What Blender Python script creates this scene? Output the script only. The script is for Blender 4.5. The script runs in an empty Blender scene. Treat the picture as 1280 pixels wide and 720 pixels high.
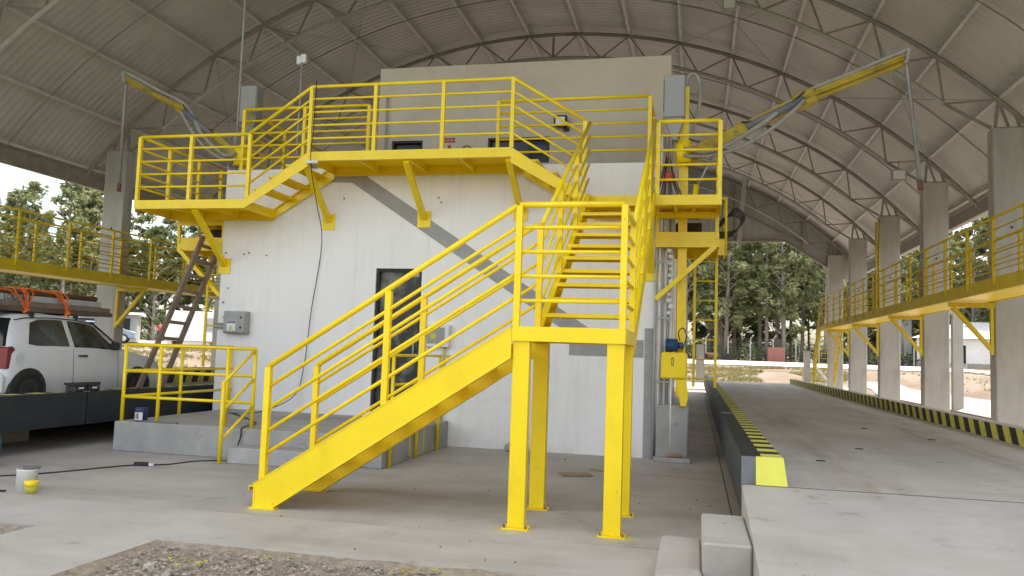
import bpy, bmesh, math, random
from mathutils import Vector, Matrix, noise
from mathutils.geometry import tessellate_polygon
random.seed(7)
SC = bpy.context.scene
COL = SC.collection
R = math.radians

# ------------------------------------------------------------ camera
def make_camera():
    f, yaw, pitch, roll = 1010.8, -0.225795, 0.079001, 0.03414
    cy, sy, cp, sp = math.cos(yaw), math.sin(yaw), math.cos(pitch), math.sin(pitch)
    fw = Vector((sy*cp, cy*cp, sp)); r = Vector((cy, -sy, 0)); u = r.cross(fw)
    c, s = math.cos(roll), math.sin(roll)
    rt = r*c + u*s; up = -r*s + u*c
    m = Matrix(((rt.x, up.x, -fw.x, 0), (rt.y, up.y, -fw.y, 0), (rt.z, up.z, -fw.z, 1.6), (0, 0, 0, 1)))
    cd = bpy.data.cameras.new('camera'); cd.sensor_width = 36; cd.lens = f/1280*36
    cd.clip_start = .05; cd.clip_end = 3000
    o = bpy.data.objects.new('camera', cd); o.matrix_world = m
    COL.objects.link(o); SC.camera = o
make_camera()

# ------------------------------------------------------------ sky, sun, exposure
SUN_EL, SUN_AZ = R(66), R(75)          # azimuth clockwise from +Y
w = bpy.data.worlds.new('World'); SC.world = w; w.use_nodes = True
nt = w.node_tree; bg = nt.nodes['Background']
sky = nt.nodes.new('ShaderNodeTexSky'); sky.sky_type = 'NISHITA'; sky.sun_disc = False
sky.sun_elevation = SUN_EL; sky.sun_rotation = SUN_AZ
sky.dust_density = 2.5; sky.air_density = 1.2; sky.ozone_density = 1.0
# thin high cloud: procedural, over the whole sky
tc = nt.nodes.new('ShaderNodeTexCoord'); mp = nt.nodes.new('ShaderNodeMapping'); mp.inputs['Scale'].default_value = (1, 1, 3)
nz = nt.nodes.new('ShaderNodeTexNoise'); nz.inputs['Scale'].default_value = 2.2; nz.inputs['Detail'].default_value = 8
rp = nt.nodes.new('ShaderNodeValToRGB'); rp.color_ramp.elements[0].position = .45; rp.color_ramp.elements[1].position = .68
mx = nt.nodes.new('ShaderNodeMixRGB'); mx.inputs[2].default_value = (12.2, 11.9, 11.3, 1)
nt.links.new(tc.outputs['Generated'], mp.inputs[0]); nt.links.new(mp.outputs[0], nz.inputs['Vector'])
nt.links.new(nz.outputs['Fac'], rp.inputs[0]); nt.links.new(rp.outputs[0], mx.inputs[0])
nt.links.new(sky.outputs[0], mx.inputs[1]); nt.links.new(mx.outputs[0], bg.inputs[0])
bg.inputs[1].default_value = .15
sd = bpy.data.lights.new('sun', 'SUN'); sd.energy = 3.4; sd.angle = R(.6); sd.color = (1, .955, .89)
so = bpy.data.objects.new('sun', sd); COL.objects.link(so)
dv = Vector((math.sin(SUN_AZ)*math.cos(SUN_EL), math.cos(SUN_AZ)*math.cos(SUN_EL), math.sin(SUN_EL)))
so.rotation_euler = dv.to_track_quat('Z', 'Y').to_euler(); so.location = (0, -30, 60)
SC.view_settings.view_transform = 'Standard'; SC.view_settings.look = 'None'
SC.view_settings.gamma = 1; SC.view_settings.exposure = 1.22
SC.cycles.max_bounces = 10; SC.cycles.diffuse_bounces = 6; SC.cycles.glossy_bounces = 3

# ------------------------------------------------------------ materials
MATS = {}
def mat(name, base, base2=None, scale=3., rough=.8, bump=0., bscale=60., metal=0., detail=6, stretch=(1, 1, 1), contrast=(.35, .65), spec=.4, third=None, tscale=.6, tpos=(.5, .7)):
    m = bpy.data.materials.new(name); m.use_nodes = True
    n = m.node_tree; P = n.nodes['Principled BSDF']; L = n.links.new
    P.inputs['Roughness'].default_value = rough; P.inputs['Metallic'].default_value = metal
    P.inputs['Specular IOR Level'].default_value = spec
    c1 = (*base, 1); P.inputs['Base Color'].default_value = c1
    t = n.nodes.new('ShaderNodeTexCoord'); mpn = n.nodes.new('ShaderNodeMapping'); mpn.inputs['Scale'].default_value = stretch
    L(t.outputs['Object'], mpn.inputs[0])
    out = None
    if base2:
        a = n.nodes.new('ShaderNodeTexNoise'); a.inputs['Scale'].default_value = scale; a.inputs['Detail'].default_value = detail
        a.inputs['Roughness'].default_value = .62; L(mpn.outputs[0], a.inputs['Vector'])
        r = n.nodes.new('ShaderNodeValToRGB'); r.color_ramp.elements[0].position = contrast[0]; r.color_ramp.elements[1].position = contrast[1]
        r.color_ramp.elements[0].color = c1; r.color_ramp.elements[1].color = (*base2, 1)
        L(a.outputs['Fac'], r.inputs[0]); out = r.outputs[0]
        if third:
            b = n.nodes.new('ShaderNodeTexNoise'); b.inputs['Scale'].default_value = tscale; b.inputs['Detail'].default_value = 8
            b.inputs['Roughness'].default_value = .68
            L(mpn.outputs[0], b.inputs['Vector'])
            r2 = n.nodes.new('ShaderNodeValToRGB'); r2.color_ramp.elements[0].position = tpos[0]; r2.color_ramp.elements[1].position = tpos[1]
            L(b.outputs['Fac'], r2.inputs[0])
            q = n.nodes.new('ShaderNodeMixRGB'); q.inputs[2].default_value = (*third, 1)
            L(r2.outputs[0], q.inputs[0]); L(out, q.inputs[1]); out = q.outputs[0]
        L(out, P.inputs['Base Color'])
        mr = n.nodes.new('ShaderNodeMapRange'); mr.inputs['To Min'].default_value = max(.05, rough-.08); mr.inputs['To Max'].default_value = min(1, rough+.1)
        L(a.outputs['Fac'], mr.inputs[0]); L(mr.outputs[0], P.inputs['Roughness'])
    if bump:
        b = n.nodes.new('ShaderNodeTexNoise'); b.inputs['Scale'].default_value = bscale; b.inputs['Detail'].default_value = 5
        L(t.outputs['Object'], b.inputs['Vector'])
        bp = n.nodes.new('ShaderNodeBump'); bp.inputs['Strength'].default_value = bump; bp.inputs['Distance'].default_value = .01
        L(b.outputs['Fac'], bp.inputs['Height']); L(bp.outputs[0], P.inputs['Normal'])
    m['out'] = 1
    MATS[name] = m
    return m

YEL = mat('yellow_enamel', (.93, .68, .003), (.87, .62, .003), 2.5, .36, .05, 25, spec=.5, third=(.62, .43, .008), tscale=1.7, tpos=(.60, .80))
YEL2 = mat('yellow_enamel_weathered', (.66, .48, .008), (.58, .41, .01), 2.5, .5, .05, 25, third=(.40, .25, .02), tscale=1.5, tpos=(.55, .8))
FLOOR = mat('floor_concrete', (.46, .43, .385), (.375, .345, .305), .9, .72, .25, 90, detail=10, third=(.31, .285, .25), tscale=.33, tpos=(.46, .72))
APRON = mat('apron_concrete', (.455, .425, .38), (.385, .355, .315), 1.3, .8, .3, 80, detail=10, third=(.33, .30, .26), tscale=.5, tpos=(.52, .75))
DECK = mat('deck_concrete', (.50, .46, .41), (.42, .385, .34), 1.2, .7, .25, 70, detail=10, stretch=(1, .35, 1), third=(.35, .305, .26), tscale=.5, tpos=(.48, .75))
DOCKC = mat('dock_concrete', (.39, .375, .345), (.29, .28, .26), 2.2, .85, .4, 60, detail=9, third=(.48, .465, .435), tscale=1.1, tpos=(.52, .7))
COLC = mat('column_concrete', (.43, .41, .365), (.35, .335, .295), 2.6, .85, .2, 60, stretch=(1, 1, .35), third=(.22, .215, .195), tscale=1.4, tpos=(.52, .8))
PAINTW = mat('white_wall_paint', (.86, .83, .785), (.82, .79, .745), 1.2, .7, .12, 40, stretch=(1, 1, .5), third=(.68, .645, .60), tscale=.8, tpos=(.58, .85))
BEIGE = mat('upper_wall_render', (.56, .50, .405), (.51, .455, .365), 1.1, .85, .15, 50, third=(.42, .37, .30), tscale=.7, tpos=(.5, .8))
GREYP = mat('bare_render', (.38, .365, .35), (.31, .30, .285), 3, .9, .2, 50)
STEELB = mat('dark_blue_steel', (.014, .019, .025), (.024, .030, .037), 2.5, .5, .08, 30, detail=8, third=(.055, .055, .05), tscale=2.2, tpos=(.58, .8))
STEELG = mat('grey_steel', (.13, .135, .14), (.19, .19, .19), 2.5, .5, .08, 30)
GALV = mat('galvanized_sheet', (.55, .535, .49), (.47, .455, .42), .8, .45, 0, metal=.0, third=(.42, .395, .35), tscale=.35, tpos=(.45, .8))
GALVL = mat('galvanized_gable', (.46, .45, .42), (.40, .39, .365), 1, .55)
TRUSS = mat('truss_steel', (.30, .275, .23), (.23, .21, .175), 3, .55, metal=0)
CHORD = mat('chord_steel', (.44, .42, .38), (.36, .345, .31), 3, .5)
PURL = mat('purlin_steel', (.60, .58, .53), (.50, .48, .44), 3, .5)
BLACK = mat('black_paint', (.018, .018, .018), (.035, .034, .03), 4, .6)
STRY = mat('marking_yellow', (.62, .58, .09), (.52, .48, .09), 6, .7, third=(.30, .27, .12), tscale=3, tpos=(.58, .75))
BRIGHTY = mat('marking_yellow_fresh', (.72, .68, .10), (.66, .62, .09), 6, .65)
RUBBER = mat('rubber', (.014, .014, .014), None, rough=.75)
GLASS = mat('dark_glass', (.010, .012, .013), (.018, .02, .021), 2, .12, spec=.35)
CARG = mat('car_glass', (.015, .017, .016), (.085, .095, .085), 3.2, .06, contrast=(.5, .72), spec=.6, detail=4)  # lighter mottling in the colour stands for reflections on the side windows
DOORG = mat('door_glass_painted_reflection', (.03, .028, .025), (.19, .175, .15), 3.5, .3, .1, 12, contrast=(.48, .68), spec=.4, detail=9)  # paler blotches are a foliage reflection painted into the door colour
YELD = mat('grimy_yellow', (.48, .34, .015), (.33, .235, .03), 3, .6, .1, 30, third=(.13, .10, .05), tscale=4, tpos=(.52, .72))
CARW = mat('car_paint', (.62, .63, .63), (.58, .59, .585), 2, .22, spec=.6)
WOOD = mat('weathered_wood', (.24, .175, .13), (.16, .115, .088), 4, .85, .3, 60, stretch=(1, 1, .2))
PLANK = mat('scaffold_plank', (.17, .12, .075), (.09, .06, .04), 5, .85, .3, 50, stretch=(1, .2, 1))
ORANGE = mat('orange_strap', (.75, .16, .02), (.6, .11, .02), 12, .6)
ALU = mat('aluminium', (.45, .47, .47), (.38, .40, .40), 5, .45, metal=.3)
CREAM = mat('panel_box_grey', (.36, .36, .33), (.32, .32, .295), 3, .5)
EBOX = mat('cabinet_grey', (.33, .325, .30), (.29, .285, .265), 2, .45)
HOSE = mat('hose_grey', (.34, .33, .29), (.26, .25, .22), 6, .6)
WHITE = mat('white_plastic', (.75, .75, .74), (.68, .68, .66), 4, .5)
PIPEG = mat('pipe_grey', (.29, .285, .27), (.22, .215, .205), 4, .4, metal=.2)
RED = mat('red_paint', (.45, .05, .035), (.35, .04, .03), 5, .5)
REDB = mat('terracotta_blocks', (.30, .13, .10), (.24, .10, .08), 8, .9)
LAMPR = mat('lamp_red', (.16, .006, .012), (.22, .012, .02), 6, .18)
BLUE = mat('motor_blue', (.03, .09, .22), (.025, .07, .17), 5, .45)
NAVY = mat('label_navy', (.02, .03, .09), None, rough=.5)
RUST = mat('rust', (.20, .09, .045), (.12, .06, .035), 12, .85)
CARD = mat('cardboard', (.36, .24, .15), (.27, .18, .11), 5, .9)
HOUSE = mat('house_white', (.74, .73, .70), (.66, .65, .62), 1, .85)
TILE = mat('pale_roof', (.58, .57, .55), (.47, .46, .45), 2, .8)
SOIL = mat('ground_soil', (.21, .15, .10), (.155, .108, .072), .5, .95, .6, 5, detail=10, third=(.27, .22, .165), tscale=.16, tpos=(.45, .68))
GRAV = mat('road_gravel', (.50, .48, .45), (.42, .40, .37), 1.2, .95, .4, 14, detail=10)
PITS = mat('pit_soil', (.35, .285, .205), (.20, .165, .12), 14, .95, .9, 60, detail=10)
STONE = mat('stones', (.42, .37, .30), (.26, .23, .185), 6, .9, .2, 60)
STONEY = mat('paint_splashed_stone', (.55, .47, .03), (.35, .30, .09), 25, .7)
BARK = mat('bark', (.36, .31, .26), (.20, .17, .14), 3, .9, .3, 20, stretch=(1, 1, .2))
GREEN = mat('sign_green', (.02, .14, .09), None, rough=.5)
CONDUIT = mat('conduit', (.42, .43, .44), (.33, .34, .35), 4, .45, metal=.2)

def grime(m, crack=0., spots=0., streak=0., tyre=0., chip=0.):
    # cracks, oil spots, rain streaks and tyre marks: marks with a shape of their own
    n = m.node_tree; L = n.links.new; P = n.nodes['Principled BSDF']; g = n.nodes.new('ShaderNodeNewGeometry'); pos = g.outputs['Position']
    def noise_(sc, det=5, vec=None, rough=.6):
        a = n.nodes.new('ShaderNodeTexNoise'); a.inputs['Scale'].default_value = sc; a.inputs['Detail'].default_value = det; a.inputs['Roughness'].default_value = rough; L(vec or pos, a.inputs['Vector']); return a
    def mapr(s, a, b, c=0, d=1):
        r = n.nodes.new('ShaderNodeMapRange'); r.inputs['From Min'].default_value = a; r.inputs['From Max'].default_value = b; r.inputs['To Min'].default_value = c; r.inputs['To Max'].default_value = d; L(s, r.inputs[0]); return r.outputs[0]
    def mul(a, b):
        q = n.nodes.new('ShaderNodeMath'); q.operation = 'MULTIPLY'; L(a, q.inputs[0])
        if isinstance(b, float): q.inputs[1].default_value = b
        else: L(b, q.inputs[1])
        return q.outputs[0]
    def scaled(v):
        q = n.nodes.new('ShaderNodeMapping'); q.inputs['Scale'].default_value = v; L(pos, q.inputs[0]); return q.outputs[0]
    def over(fac, col):
        cur = P.inputs['Base Color'].links[0].from_socket; q = n.nodes.new('ShaderNodeMixRGB'); q.blend_type = 'MULTIPLY'; q.inputs[2].default_value = (*col, 1)
        L(fac, q.inputs[0]); L(cur, q.inputs[1]); L(q.outputs[0], P.inputs['Base Color'])
    if crack:
        nn = noise_(1.3, 6); md = n.nodes.new('ShaderNodeMixRGB'); md.blend_type = 'ADD'; md.inputs[0].default_value = .55; L(pos, md.inputs[1]); L(nn.outputs['Color'], md.inputs[2])
        v = n.nodes.new('ShaderNodeTexVoronoi'); v.feature = 'DISTANCE_TO_EDGE'; v.inputs['Scale'].default_value = .42; L(md.outputs[0], v.inputs['Vector'])
        over(mul(mul(mapr(v.outputs['Distance'], .002, .006, 1, 0), mapr(noise_(.5, 3).outputs['Fac'], .47, .55)), crack), (.35, .33, .3))
    if spots:
        over(mul(mapr(noise_(2.6, 6, rough=.7).outputs['Fac'], .62, .70), spots), (.62, .57, .5)); over(mul(mapr(noise_(17, 3).outputs['Fac'], .70, .74), spots), (.5, .46, .4))
        over(mul(mapr(noise_(.5, 8, scaled((.5, 2.2, 1)), .7).outputs['Fac'], .5, .72), spots), (.76, .72, .66))
    if streak:
        over(mul(mapr(noise_(1, 7, scaled((9, 9, .35)), .65).outputs['Fac'], .52, .75), streak), (.74, .68, .6))
        over(mul(mul(mapr(noise_(2.2, 6).outputs['Fac'], .42, .62), mapr(_z(n, pos), .0, .5, 1, 0)), streak), (.6, .54, .46))
    if chip:
        over(mul(mul(mapr(noise_(34, 4, rough=.7).outputs['Fac'], .63, .67), mapr(noise_(1.7, 5).outputs['Fac'], .52, .62)), chip), (.42, .26, .3))
        over(mul(mapr(noise_(3.1, 7, scaled((1, 1, .5)), .7).outputs['Fac'], .56, .76), chip), (.88, .83, .9))
    if tyre:
        s = n.nodes.new('ShaderNodeSeparateXYZ'); L(pos, s.inputs[0])
        for c in (1.45, 3.35):
            a = n.nodes.new('ShaderNodeMath'); a.operation = 'SUBTRACT'; a.inputs[1].default_value = c; L(s.outputs[0], a.inputs[0]); b = n.nodes.new('ShaderNodeMath'); b.operation = 'ABSOLUTE'; L(a.outputs[0], b.inputs[0])
            over(mul(mul(mapr(b.outputs[0], .12, .5, 1, 0), mapr(noise_(1.5, 6, scaled((3, .3, 1))).outputs['Fac'], .38, .65)), tyre), (.78, .74, .70))
def _z(n, pos):
    s = n.nodes.new('ShaderNodeSeparateXYZ'); n.links.new(pos, s.inputs[0]); return s.outputs[2]
grime(FLOOR, .25, .9); grime(APRON, 0, .7); grime(DECK, 0, .8, 0, 1.); grime(DOCKC, 0, .7); grime(COLC, 0, .5, .12); grime(PAINTW, .08, .0, .30); grime(BEIGE, 0, .1, .15); grime(GALV, 0, .5)
grime(CARW, 0, 0, .25); grime(YEL, 0, .0, .10, chip=.8); grime(YEL2, 0, .25, .3); grime(STEELB, 0, .5, .6)

def leafmat(name, a, b):
    m = mat(name, a, b, .5, .65, detail=3, contrast=(.35, .65), spec=.25)
    n = m.node_tree; L = n.links.new; P = n.nodes['Principled BSDF']
    tr = n.nodes.new('ShaderNodeBsdfTranslucent'); ms = n.nodes.new('ShaderNodeMixShader'); ms.inputs[0].default_value = .5
    src = P.inputs['Base Color'].links[0].from_socket; L(src, tr.inputs[0])
    L(P.outputs[0], ms.inputs[1]); L(tr.outputs[0], ms.inputs[2]); L(ms.outputs[0], n.nodes['Material Output'].inputs[0])
    return m
LEAF = leafmat('eucalyptus_leaf', (.20, .225, .095), (.32, .33, .165))
LEAFD = leafmat('dark_leaf', (.10, .13, .05), (.17, .20, .08))
GRASSM = leafmat('dry_grass', (.20, .19, .07), (.30, .25, .11))

def add_joints(m, axis, step, width=.006, dark=.75):
    """fine vertical joint lines between wall panels (relief and grime)"""
    n = m.node_tree; L = n.links.new; P = n.nodes['Principled BSDF']
    t = n.nodes.new('ShaderNodeTexCoord'); s = n.nodes.new('ShaderNodeSeparateXYZ'); L(t.outputs['Object'], s.inputs[0])
    a = n.nodes.new('ShaderNodeMath'); a.operation = 'PINGPONG'; a.inputs[1].default_value = step/2; L(s.outputs[axis], a.inputs[0])
    b = n.nodes.new('ShaderNodeMath'); b.operation = 'LESS_THAN'; b.inputs[1].default_value = width; L(a.outputs[0], b.inputs[0])
    src = P.inputs['Base Color'].links[0].from_socket
    q = n.nodes.new('ShaderNodeMixRGB'); q.blend_type = 'MULTIPLY'; q.inputs[2].default_value = (dark, dark, dark, 1)
    L(b.outputs[0], q.inputs[0]); L(src, q.inputs[1]); L(q.outputs[0], P.inputs['Base Color'])
add_joints(PAINTW, 0, .62, .004, .955)

def paint_spots(m, pts, col=(.60, .50, .03)):
    """overspray of yellow paint round the feet of the steelwork"""
    n = m.node_tree; L = n.links.new; P = n.nodes['Principled BSDF']
    t = n.nodes.new('ShaderNodeNewGeometry'); nzz = n.nodes.new('ShaderNodeTexNoise'); nzz.inputs['Scale'].default_value = 14; nzz.inputs['Detail'].default_value = 6
    L(t.outputs['Position'], nzz.inputs['Vector'])
    cur = P.inputs['Base Color'].links[0].from_socket; acc = None
    for (x, y, r) in pts:
        d = n.nodes.new('ShaderNodeVectorMath'); d.operation = 'DISTANCE'; d.inputs[1].default_value = (x, y, 0); L(t.outputs['Position'], d.inputs[0])
        k = n.nodes.new('ShaderNodeMapRange'); k.inputs['From Min'].default_value = r*.35; k.inputs['From Max'].default_value = r; k.inputs['To Min'].default_value = 1; k.inputs['To Max'].default_value = 0
        L(d.outputs['Value'], k.inputs[0])
        if acc is None: acc = k.outputs[0]
        else:
            a = n.nodes.new('ShaderNodeMath'); a.operation = 'MAXIMUM'; L(acc, a.inputs[0]); L(k.outputs[0], a.inputs[1]); acc = a.outputs[0]
    a = n.nodes.new('ShaderNodeMath'); a.operation = 'MULTIPLY'; L(acc, a.inputs[0]); L(nzz.outputs['Fac'], a.inputs[1])
    k = n.nodes.new('ShaderNodeMapRange'); k.inputs['From Min'].default_value = .18; k.inputs['From Max'].default_value = .95; L(a.outputs[0], k.inputs[0])
    q = n.nodes.new('ShaderNodeMixRGB'); q.inputs[2].default_value = (*col, 1)
    L(k.outputs[0], q.inputs[0]); L(cur, q.inputs[1]); L(q.outputs[0], P.inputs['Base Color'])
paint_spots(FLOOR, [(-4.1, 7.3, .30), (-1.6, 7.3, .3), (-.66, 7.3, .28), (-1.6, 8.4, .2), (-.66, 8.4, .2), (-4.1, 8.4, .2), (-6.22, 10.06, .2)])
paint_spots(APRON, [(-4.15, 7.22, .38), (-1.7, 7.2, .22)])

def smooth(pts, k=6):
    P = [Vector(p) for p in pts]; P = [P[0]*2-P[1]] + P + [P[-1]*2-P[-2]]; out = []
    for i in range(1, len(P)-2):
        for j in range(k):
            t = j/k; a, b, c, d = P[i-1:i+3]
            out.append(.5*((2*b)+(c-a)*t+(2*a-5*b+4*c-d)*t*t+(3*b-a-3*c+d)*t**3))
    return out+[P[-2]]
# ------------------------------------------------------------ mesh helpers
ORG = {}
class MB:
    def __init__(s): s.b = bmesh.new()
    def hexa(s, c):
        v = [s.b.verts.new(p) for p in c]
        for f in ((0, 3, 2, 1), (4, 5, 6, 7), (0, 1, 5, 4), (1, 2, 6, 5), (2, 3, 7, 6), (3, 0, 4, 7)): s.b.faces.new([v[i] for i in f])
        return s
    def box(s, x0, x1, y0, y1, z0, z1):
        return s.hexa([(x0, y0, z0), (x1, y0, z0), (x1, y1, z0), (x0, y1, z0), (x0, y0, z1), (x1, y0, z1), (x1, y1, z1), (x0, y1, z1)])
    def beam(s, p, q, wd, ht, up=(0, 0, 1), off=(0, 0)):
        p, q = Vector(p), Vector(q); d = (q-p).normalized(); u = Vector(up); sd_ = d.cross(u)
        if sd_.length < 1e-4: sd_ = d.cross(Vector((0, 1, 0)))
        sd_.normalize(); u = sd_.cross(d).normalized()
        c = []
        for e in (p, q):
            for a, b in ((-1, -1), (1, -1), (1, 1), (-1, 1)):
                c.append(e + sd_*(a*wd/2+off[0]) + u*(b*ht/2+off[1]))
        return s.hexa(c)
    def tube(s, pts, r, n=8, cap=True):
        pts = [Vector(p) for p in pts]; rings = []; prev = None
        for i, p in enumerate(pts):
            a = pts[i]-pts[i-1] if i > 0 else pts[1]-pts[0]; b = pts[i+1]-pts[i] if i < len(pts)-1 else a
            d = (a.normalized()+b.normalized()).normalized()
            if prev is None:
                h = Vector((0, 0, 1)) if abs(d.z) < .95 else Vector((1, 0, 0)); x = d.cross(h).normalized()
            else: x = (prev - d*prev.dot(d)).normalized()
            prev = x; y = d.cross(x); rr = r[i] if isinstance(r, (list, tuple)) else r
            k = 1/max(.5, a.normalized().dot(d)) if 0 < i < len(pts)-1 else 1
            rings.append([s.b.verts.new(p + (x*math.cos(6.2832*j/n)+y*math.sin(6.2832*j/n))*rr*k) for j in range(n)])
        for a, b in zip(rings, rings[1:]):
            for j in range(n):
                f = s.b.faces.new((a[j], a[(j+1) % n], b[(j+1) % n], b[j])); f.smooth = n > 5
        if cap:
            s.b.faces.new(rings[0][::-1]); s.b.faces.new(rings[-1])
        return s
    def cyl(s, p, q, r, n=16): return s.tube([p, q], r, n)
    def prism(s, poly, axis, a0, a1):
        """poly of (u,v) extruded on an axis 0/1/2"""
        def P(u, v, a): return {0: (a, u, v), 1: (u, a, v), 2: (u, v, a)}[axis]
        A = [s.b.verts.new(P(u, v, a0)) for u, v in poly]; B = [s.b.verts.new(P(u, v, a1)) for u, v in poly]
        s.b.faces.new(A); s.b.faces.new(B[::-1]); n = len(poly)
        for i in range(n): s.b.faces.new((A[i], B[i], B[(i+1) % n], A[(i+1) % n]))
        return s
    def channel(s, p, q, ht, fl=.06, t=.012, side=1, up=(0, 0, 1)):
        """web centred on the line p-q, flanges turned to one side"""
        s.beam(p, q, t, ht, up)
        s.beam(p, q, fl, t, up, (side*(fl/2+t/2-.001), ht/2-t/2-.001)); s.beam(p, q, fl, t, up, (side*(fl/2+t/2-.001), -ht/2+t/2+.001))
        return s
def finish(bm, name):
    bmesh.ops.recalc_face_normals(bm, faces=bm.faces)
    me = bpy.data.meshes.new(name); bm.to_mesh(me); bm.free(); return me
def obj(name, mb, m, parent=None, label=None, cat=None, group=None, kind=None, org=None, bevel=0):
    bm = mb.b if isinstance(mb, MB) else mb
    if org is None: org = ORG.get(parent.name) if parent else None
    if bevel: bmesh.ops.bevel(bm, geom=[e for e in bm.edges], offset=bevel, segments=1, affect='EDGES', clamp_overlap=True)
    if org is not None: bmesh.ops.translate(bm, verts=bm.verts, vec=-Vector(org))
    me = finish(bm, name); me.materials.append(m)
    o = bpy.data.objects.new(name, me); COL.objects.link(o)
    if parent: o.parent = parent
    elif org is not None: o.location = org
    ORG[o.name] = Vector(org) if org is not None else Vector((0, 0, 0))
    tag(o, label, cat, group, kind); return o
def tag(o, label=None, cat=None, group=None, kind=None):
    if label: o['label'] = label
    if cat: o['category'] = cat
    if group: o['group'] = group
    if kind: o['kind'] = kind
    return o
def thing(name, label, cat, loc=(0, 0, 0), group=None):
    o = bpy.data.objects.new(name, None); COL.objects.link(o); o.location = loc; o.empty_display_size = .1
    ORG[o.name] = Vector(loc); return tag(o, label, cat, group)
def sub(o): ORG[o.name] = ORG.get(o.name, Vector((0, 0, 0))); return o
def dup(src, parent=None, loc=None, label=None):
    c = src.copy(); COL.objects.link(c)
    for ch in src.children:
        d = ch.copy(); COL.objects.link(d); d.parent = c
        for g in ch.children:
            e = g.copy(); COL.objects.link(e); e.parent = d
    if parent: c.parent = parent
    if loc is not None: c.location = loc
    if label: c['label'] = label
    return c
def grid(name, fx, nu, nv, m, **k):
    bm = bmesh.new(); V = [[bm.verts.new(fx(i/nu, j/nv)) for j in range(nv+1)] for i in range(nu+1)]
    for i in range(nu):
        for j in range(nv): bm.faces.new((V[i][j], V[i+1][j], V[i+1][j+1], V[i][j+1])).smooth = True
    return obj(name, bm, m, **k)
# ============================================================ SETTING: ground
def interp(t, tab):
    if t <= tab[0][0]: return tab[0][1]
    for (a, b), (c, d) in zip(tab, tab[1:]):
        if t <= c: return b+(d-b)*(t-a)/(c-a)
    return tab[-1][1]
HT = [(0, -.08), (.4, .02), (1.2, .30), (3, .38), (6, .62), (12, .98), (16, 1.15), (30, 1.45), (60, 1.6), (200, 2.0), (900, 8)]
def gh(x, y, n=True):
    d = max(x-8.0, -17.6-x, y-42.2, 0)
    fr = min(1, max(0, (y+6)/14)); z = interp(d, HT)
    z = -.08 + (z+.08)*fr if d > 0 else -.08
    if n and d > 2.2:
        k = min(1, (d-2.2)/2)*max(0, 1-max(0, d-11)/2) * fr
        z += k*(.34*noise.noise((x*.35, y*.35, 3)) + .16*noise.noise((x*1.3, y*1.3, 7)))
    return z
def axis(ctr, lo, hi, near, step, g=1.16):
    out = [ctr]; s = step; v = ctr
    while v < hi:
        if v > near[1]: s *= g
        v += s; out.append(v)
    s = step; v = ctr; low = []
    while v > lo:
        if v < near[0]: s *= g
        v -= s; low.append(v)
    return low[::-1]+out
def terrain():
    xs = axis(0, -1500, 1500, (-32, 32), .7); ys = axis(20, -400, 2200, (-5, 62), .7)
    bm = bmesh.new(); V = [[bm.verts.new((x, y, gh(x, y))) for y in ys] for x in xs]
    for i in range(len(xs)-1):
        for j in range(len(ys)-1): bm.faces.new((V[i][j], V[i+1][j], V[i+1][j+1], V[i][j+1])).smooth = True
    obj('ground', bm, SOIL, kind='structure')
terrain()
def sheet(name, P, nu, nv, off, m, **k):
    """P(u,v)->(x,y); laid over the terrain"""
    def f(u, v):
        x, y = P(u, v); return (x, y, gh(x, y, False)+off)
    return grid(name, f, nu, nv, m, **k)
sheet('gravel_road', lambda u, v: (20.5+u*10.5+.5*math.sin(v*9), 12+v*52), 6, 60, .05, GRAV, kind='structure')
sheet('gravel_road', lambda u, v: (-110+u*131, 60+v*17+1.0*math.sin(u*14)), 90, 8, .055, GRAV, kind='structure')
sheet('gravel_road', lambda u, v: (-50+u*10+.6*math.sin(v*8), 28+v*32.5), 6, 40, .05, GRAV, kind='structure')
sheet('concrete_path', lambda u, v: (8.6+u*2.1, 13+v*35), 4, 50, .035, APRON, kind='structure')
sheet('concrete_path', lambda u, v: (-14+u*22, 42.6+v*1.6), 30, 3, .03, APRON, kind='structure')

# slab with the two unfinished gravel pits in front
PIT = [(-4.2, 5.88), (-1.0, 5.88), (-1.0, 1.2), (-4.2, 1.2)]
PIT2 = [(-9.5, 5.90), (-5.42, 5.93), (-5.42, 1.2), (-9.5, 1.2)]
def slab(name, loops, z0, z1, m):
    b = MB(); bm = b.b
    flat = [p for l in loops for p in l]
    T = [bm.verts.new((x, y, z1)) for x, y in flat]
    for t in tessellate_polygon([[Vector((x, y, 0)) for x, y in l] for l in loops]): bm.faces.new([T[i] for i in t])
    B = [bm.verts.new((x, y, z0)) for x, y in flat]; k = 0
    for l in loops:
        n = len(l)
        for i in range(n): bm.faces.new((T[k+i], T[k+(i+1) % n], B[k+(i+1) % n], B[k+i]))
        k += n
    return obj(name, b, m, kind='structure')
slab('floor', [[(-17.4, 7.02), (.38, 7.02), (.38, 41.8), (-17.4, 41.8)]], -.15, 0, FLOOR)
slab('floor', [[(-17.4, .6), (7.9, .6), (7.9, 7.008), (-17.4, 7.008)], PIT, PIT2], -.15, 0, APRON)
slab('floor', [[(.392, 7.02), (7.9, 7.02), (7.9, 41.8), (.392, 41.8)]], -.15, -.004, FLOOR)
def pit_fill(x0, x1, y0, y1, nm):
    grid(nm, lambda u, v: (x0+u*(x1-x0), y0+v*(y1-y0), -.052+.02*noise.noise((u*9, v*14, 2))+.012*noise.noise((u*40, v*60, 5))+.046*max(0, 1-min((1-v)*(y1-y0), u*(x1-x0), (1-u)*(x1-x0))/.16)), 80, 100, PITS, kind='structure')
pit_fill(-4.2, -1.0, 1.2, 5.88, 'gravel_bed'); pit_fill(-9.5, -5.42, 1.2, 5.9, 'gravel_bed')
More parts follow.
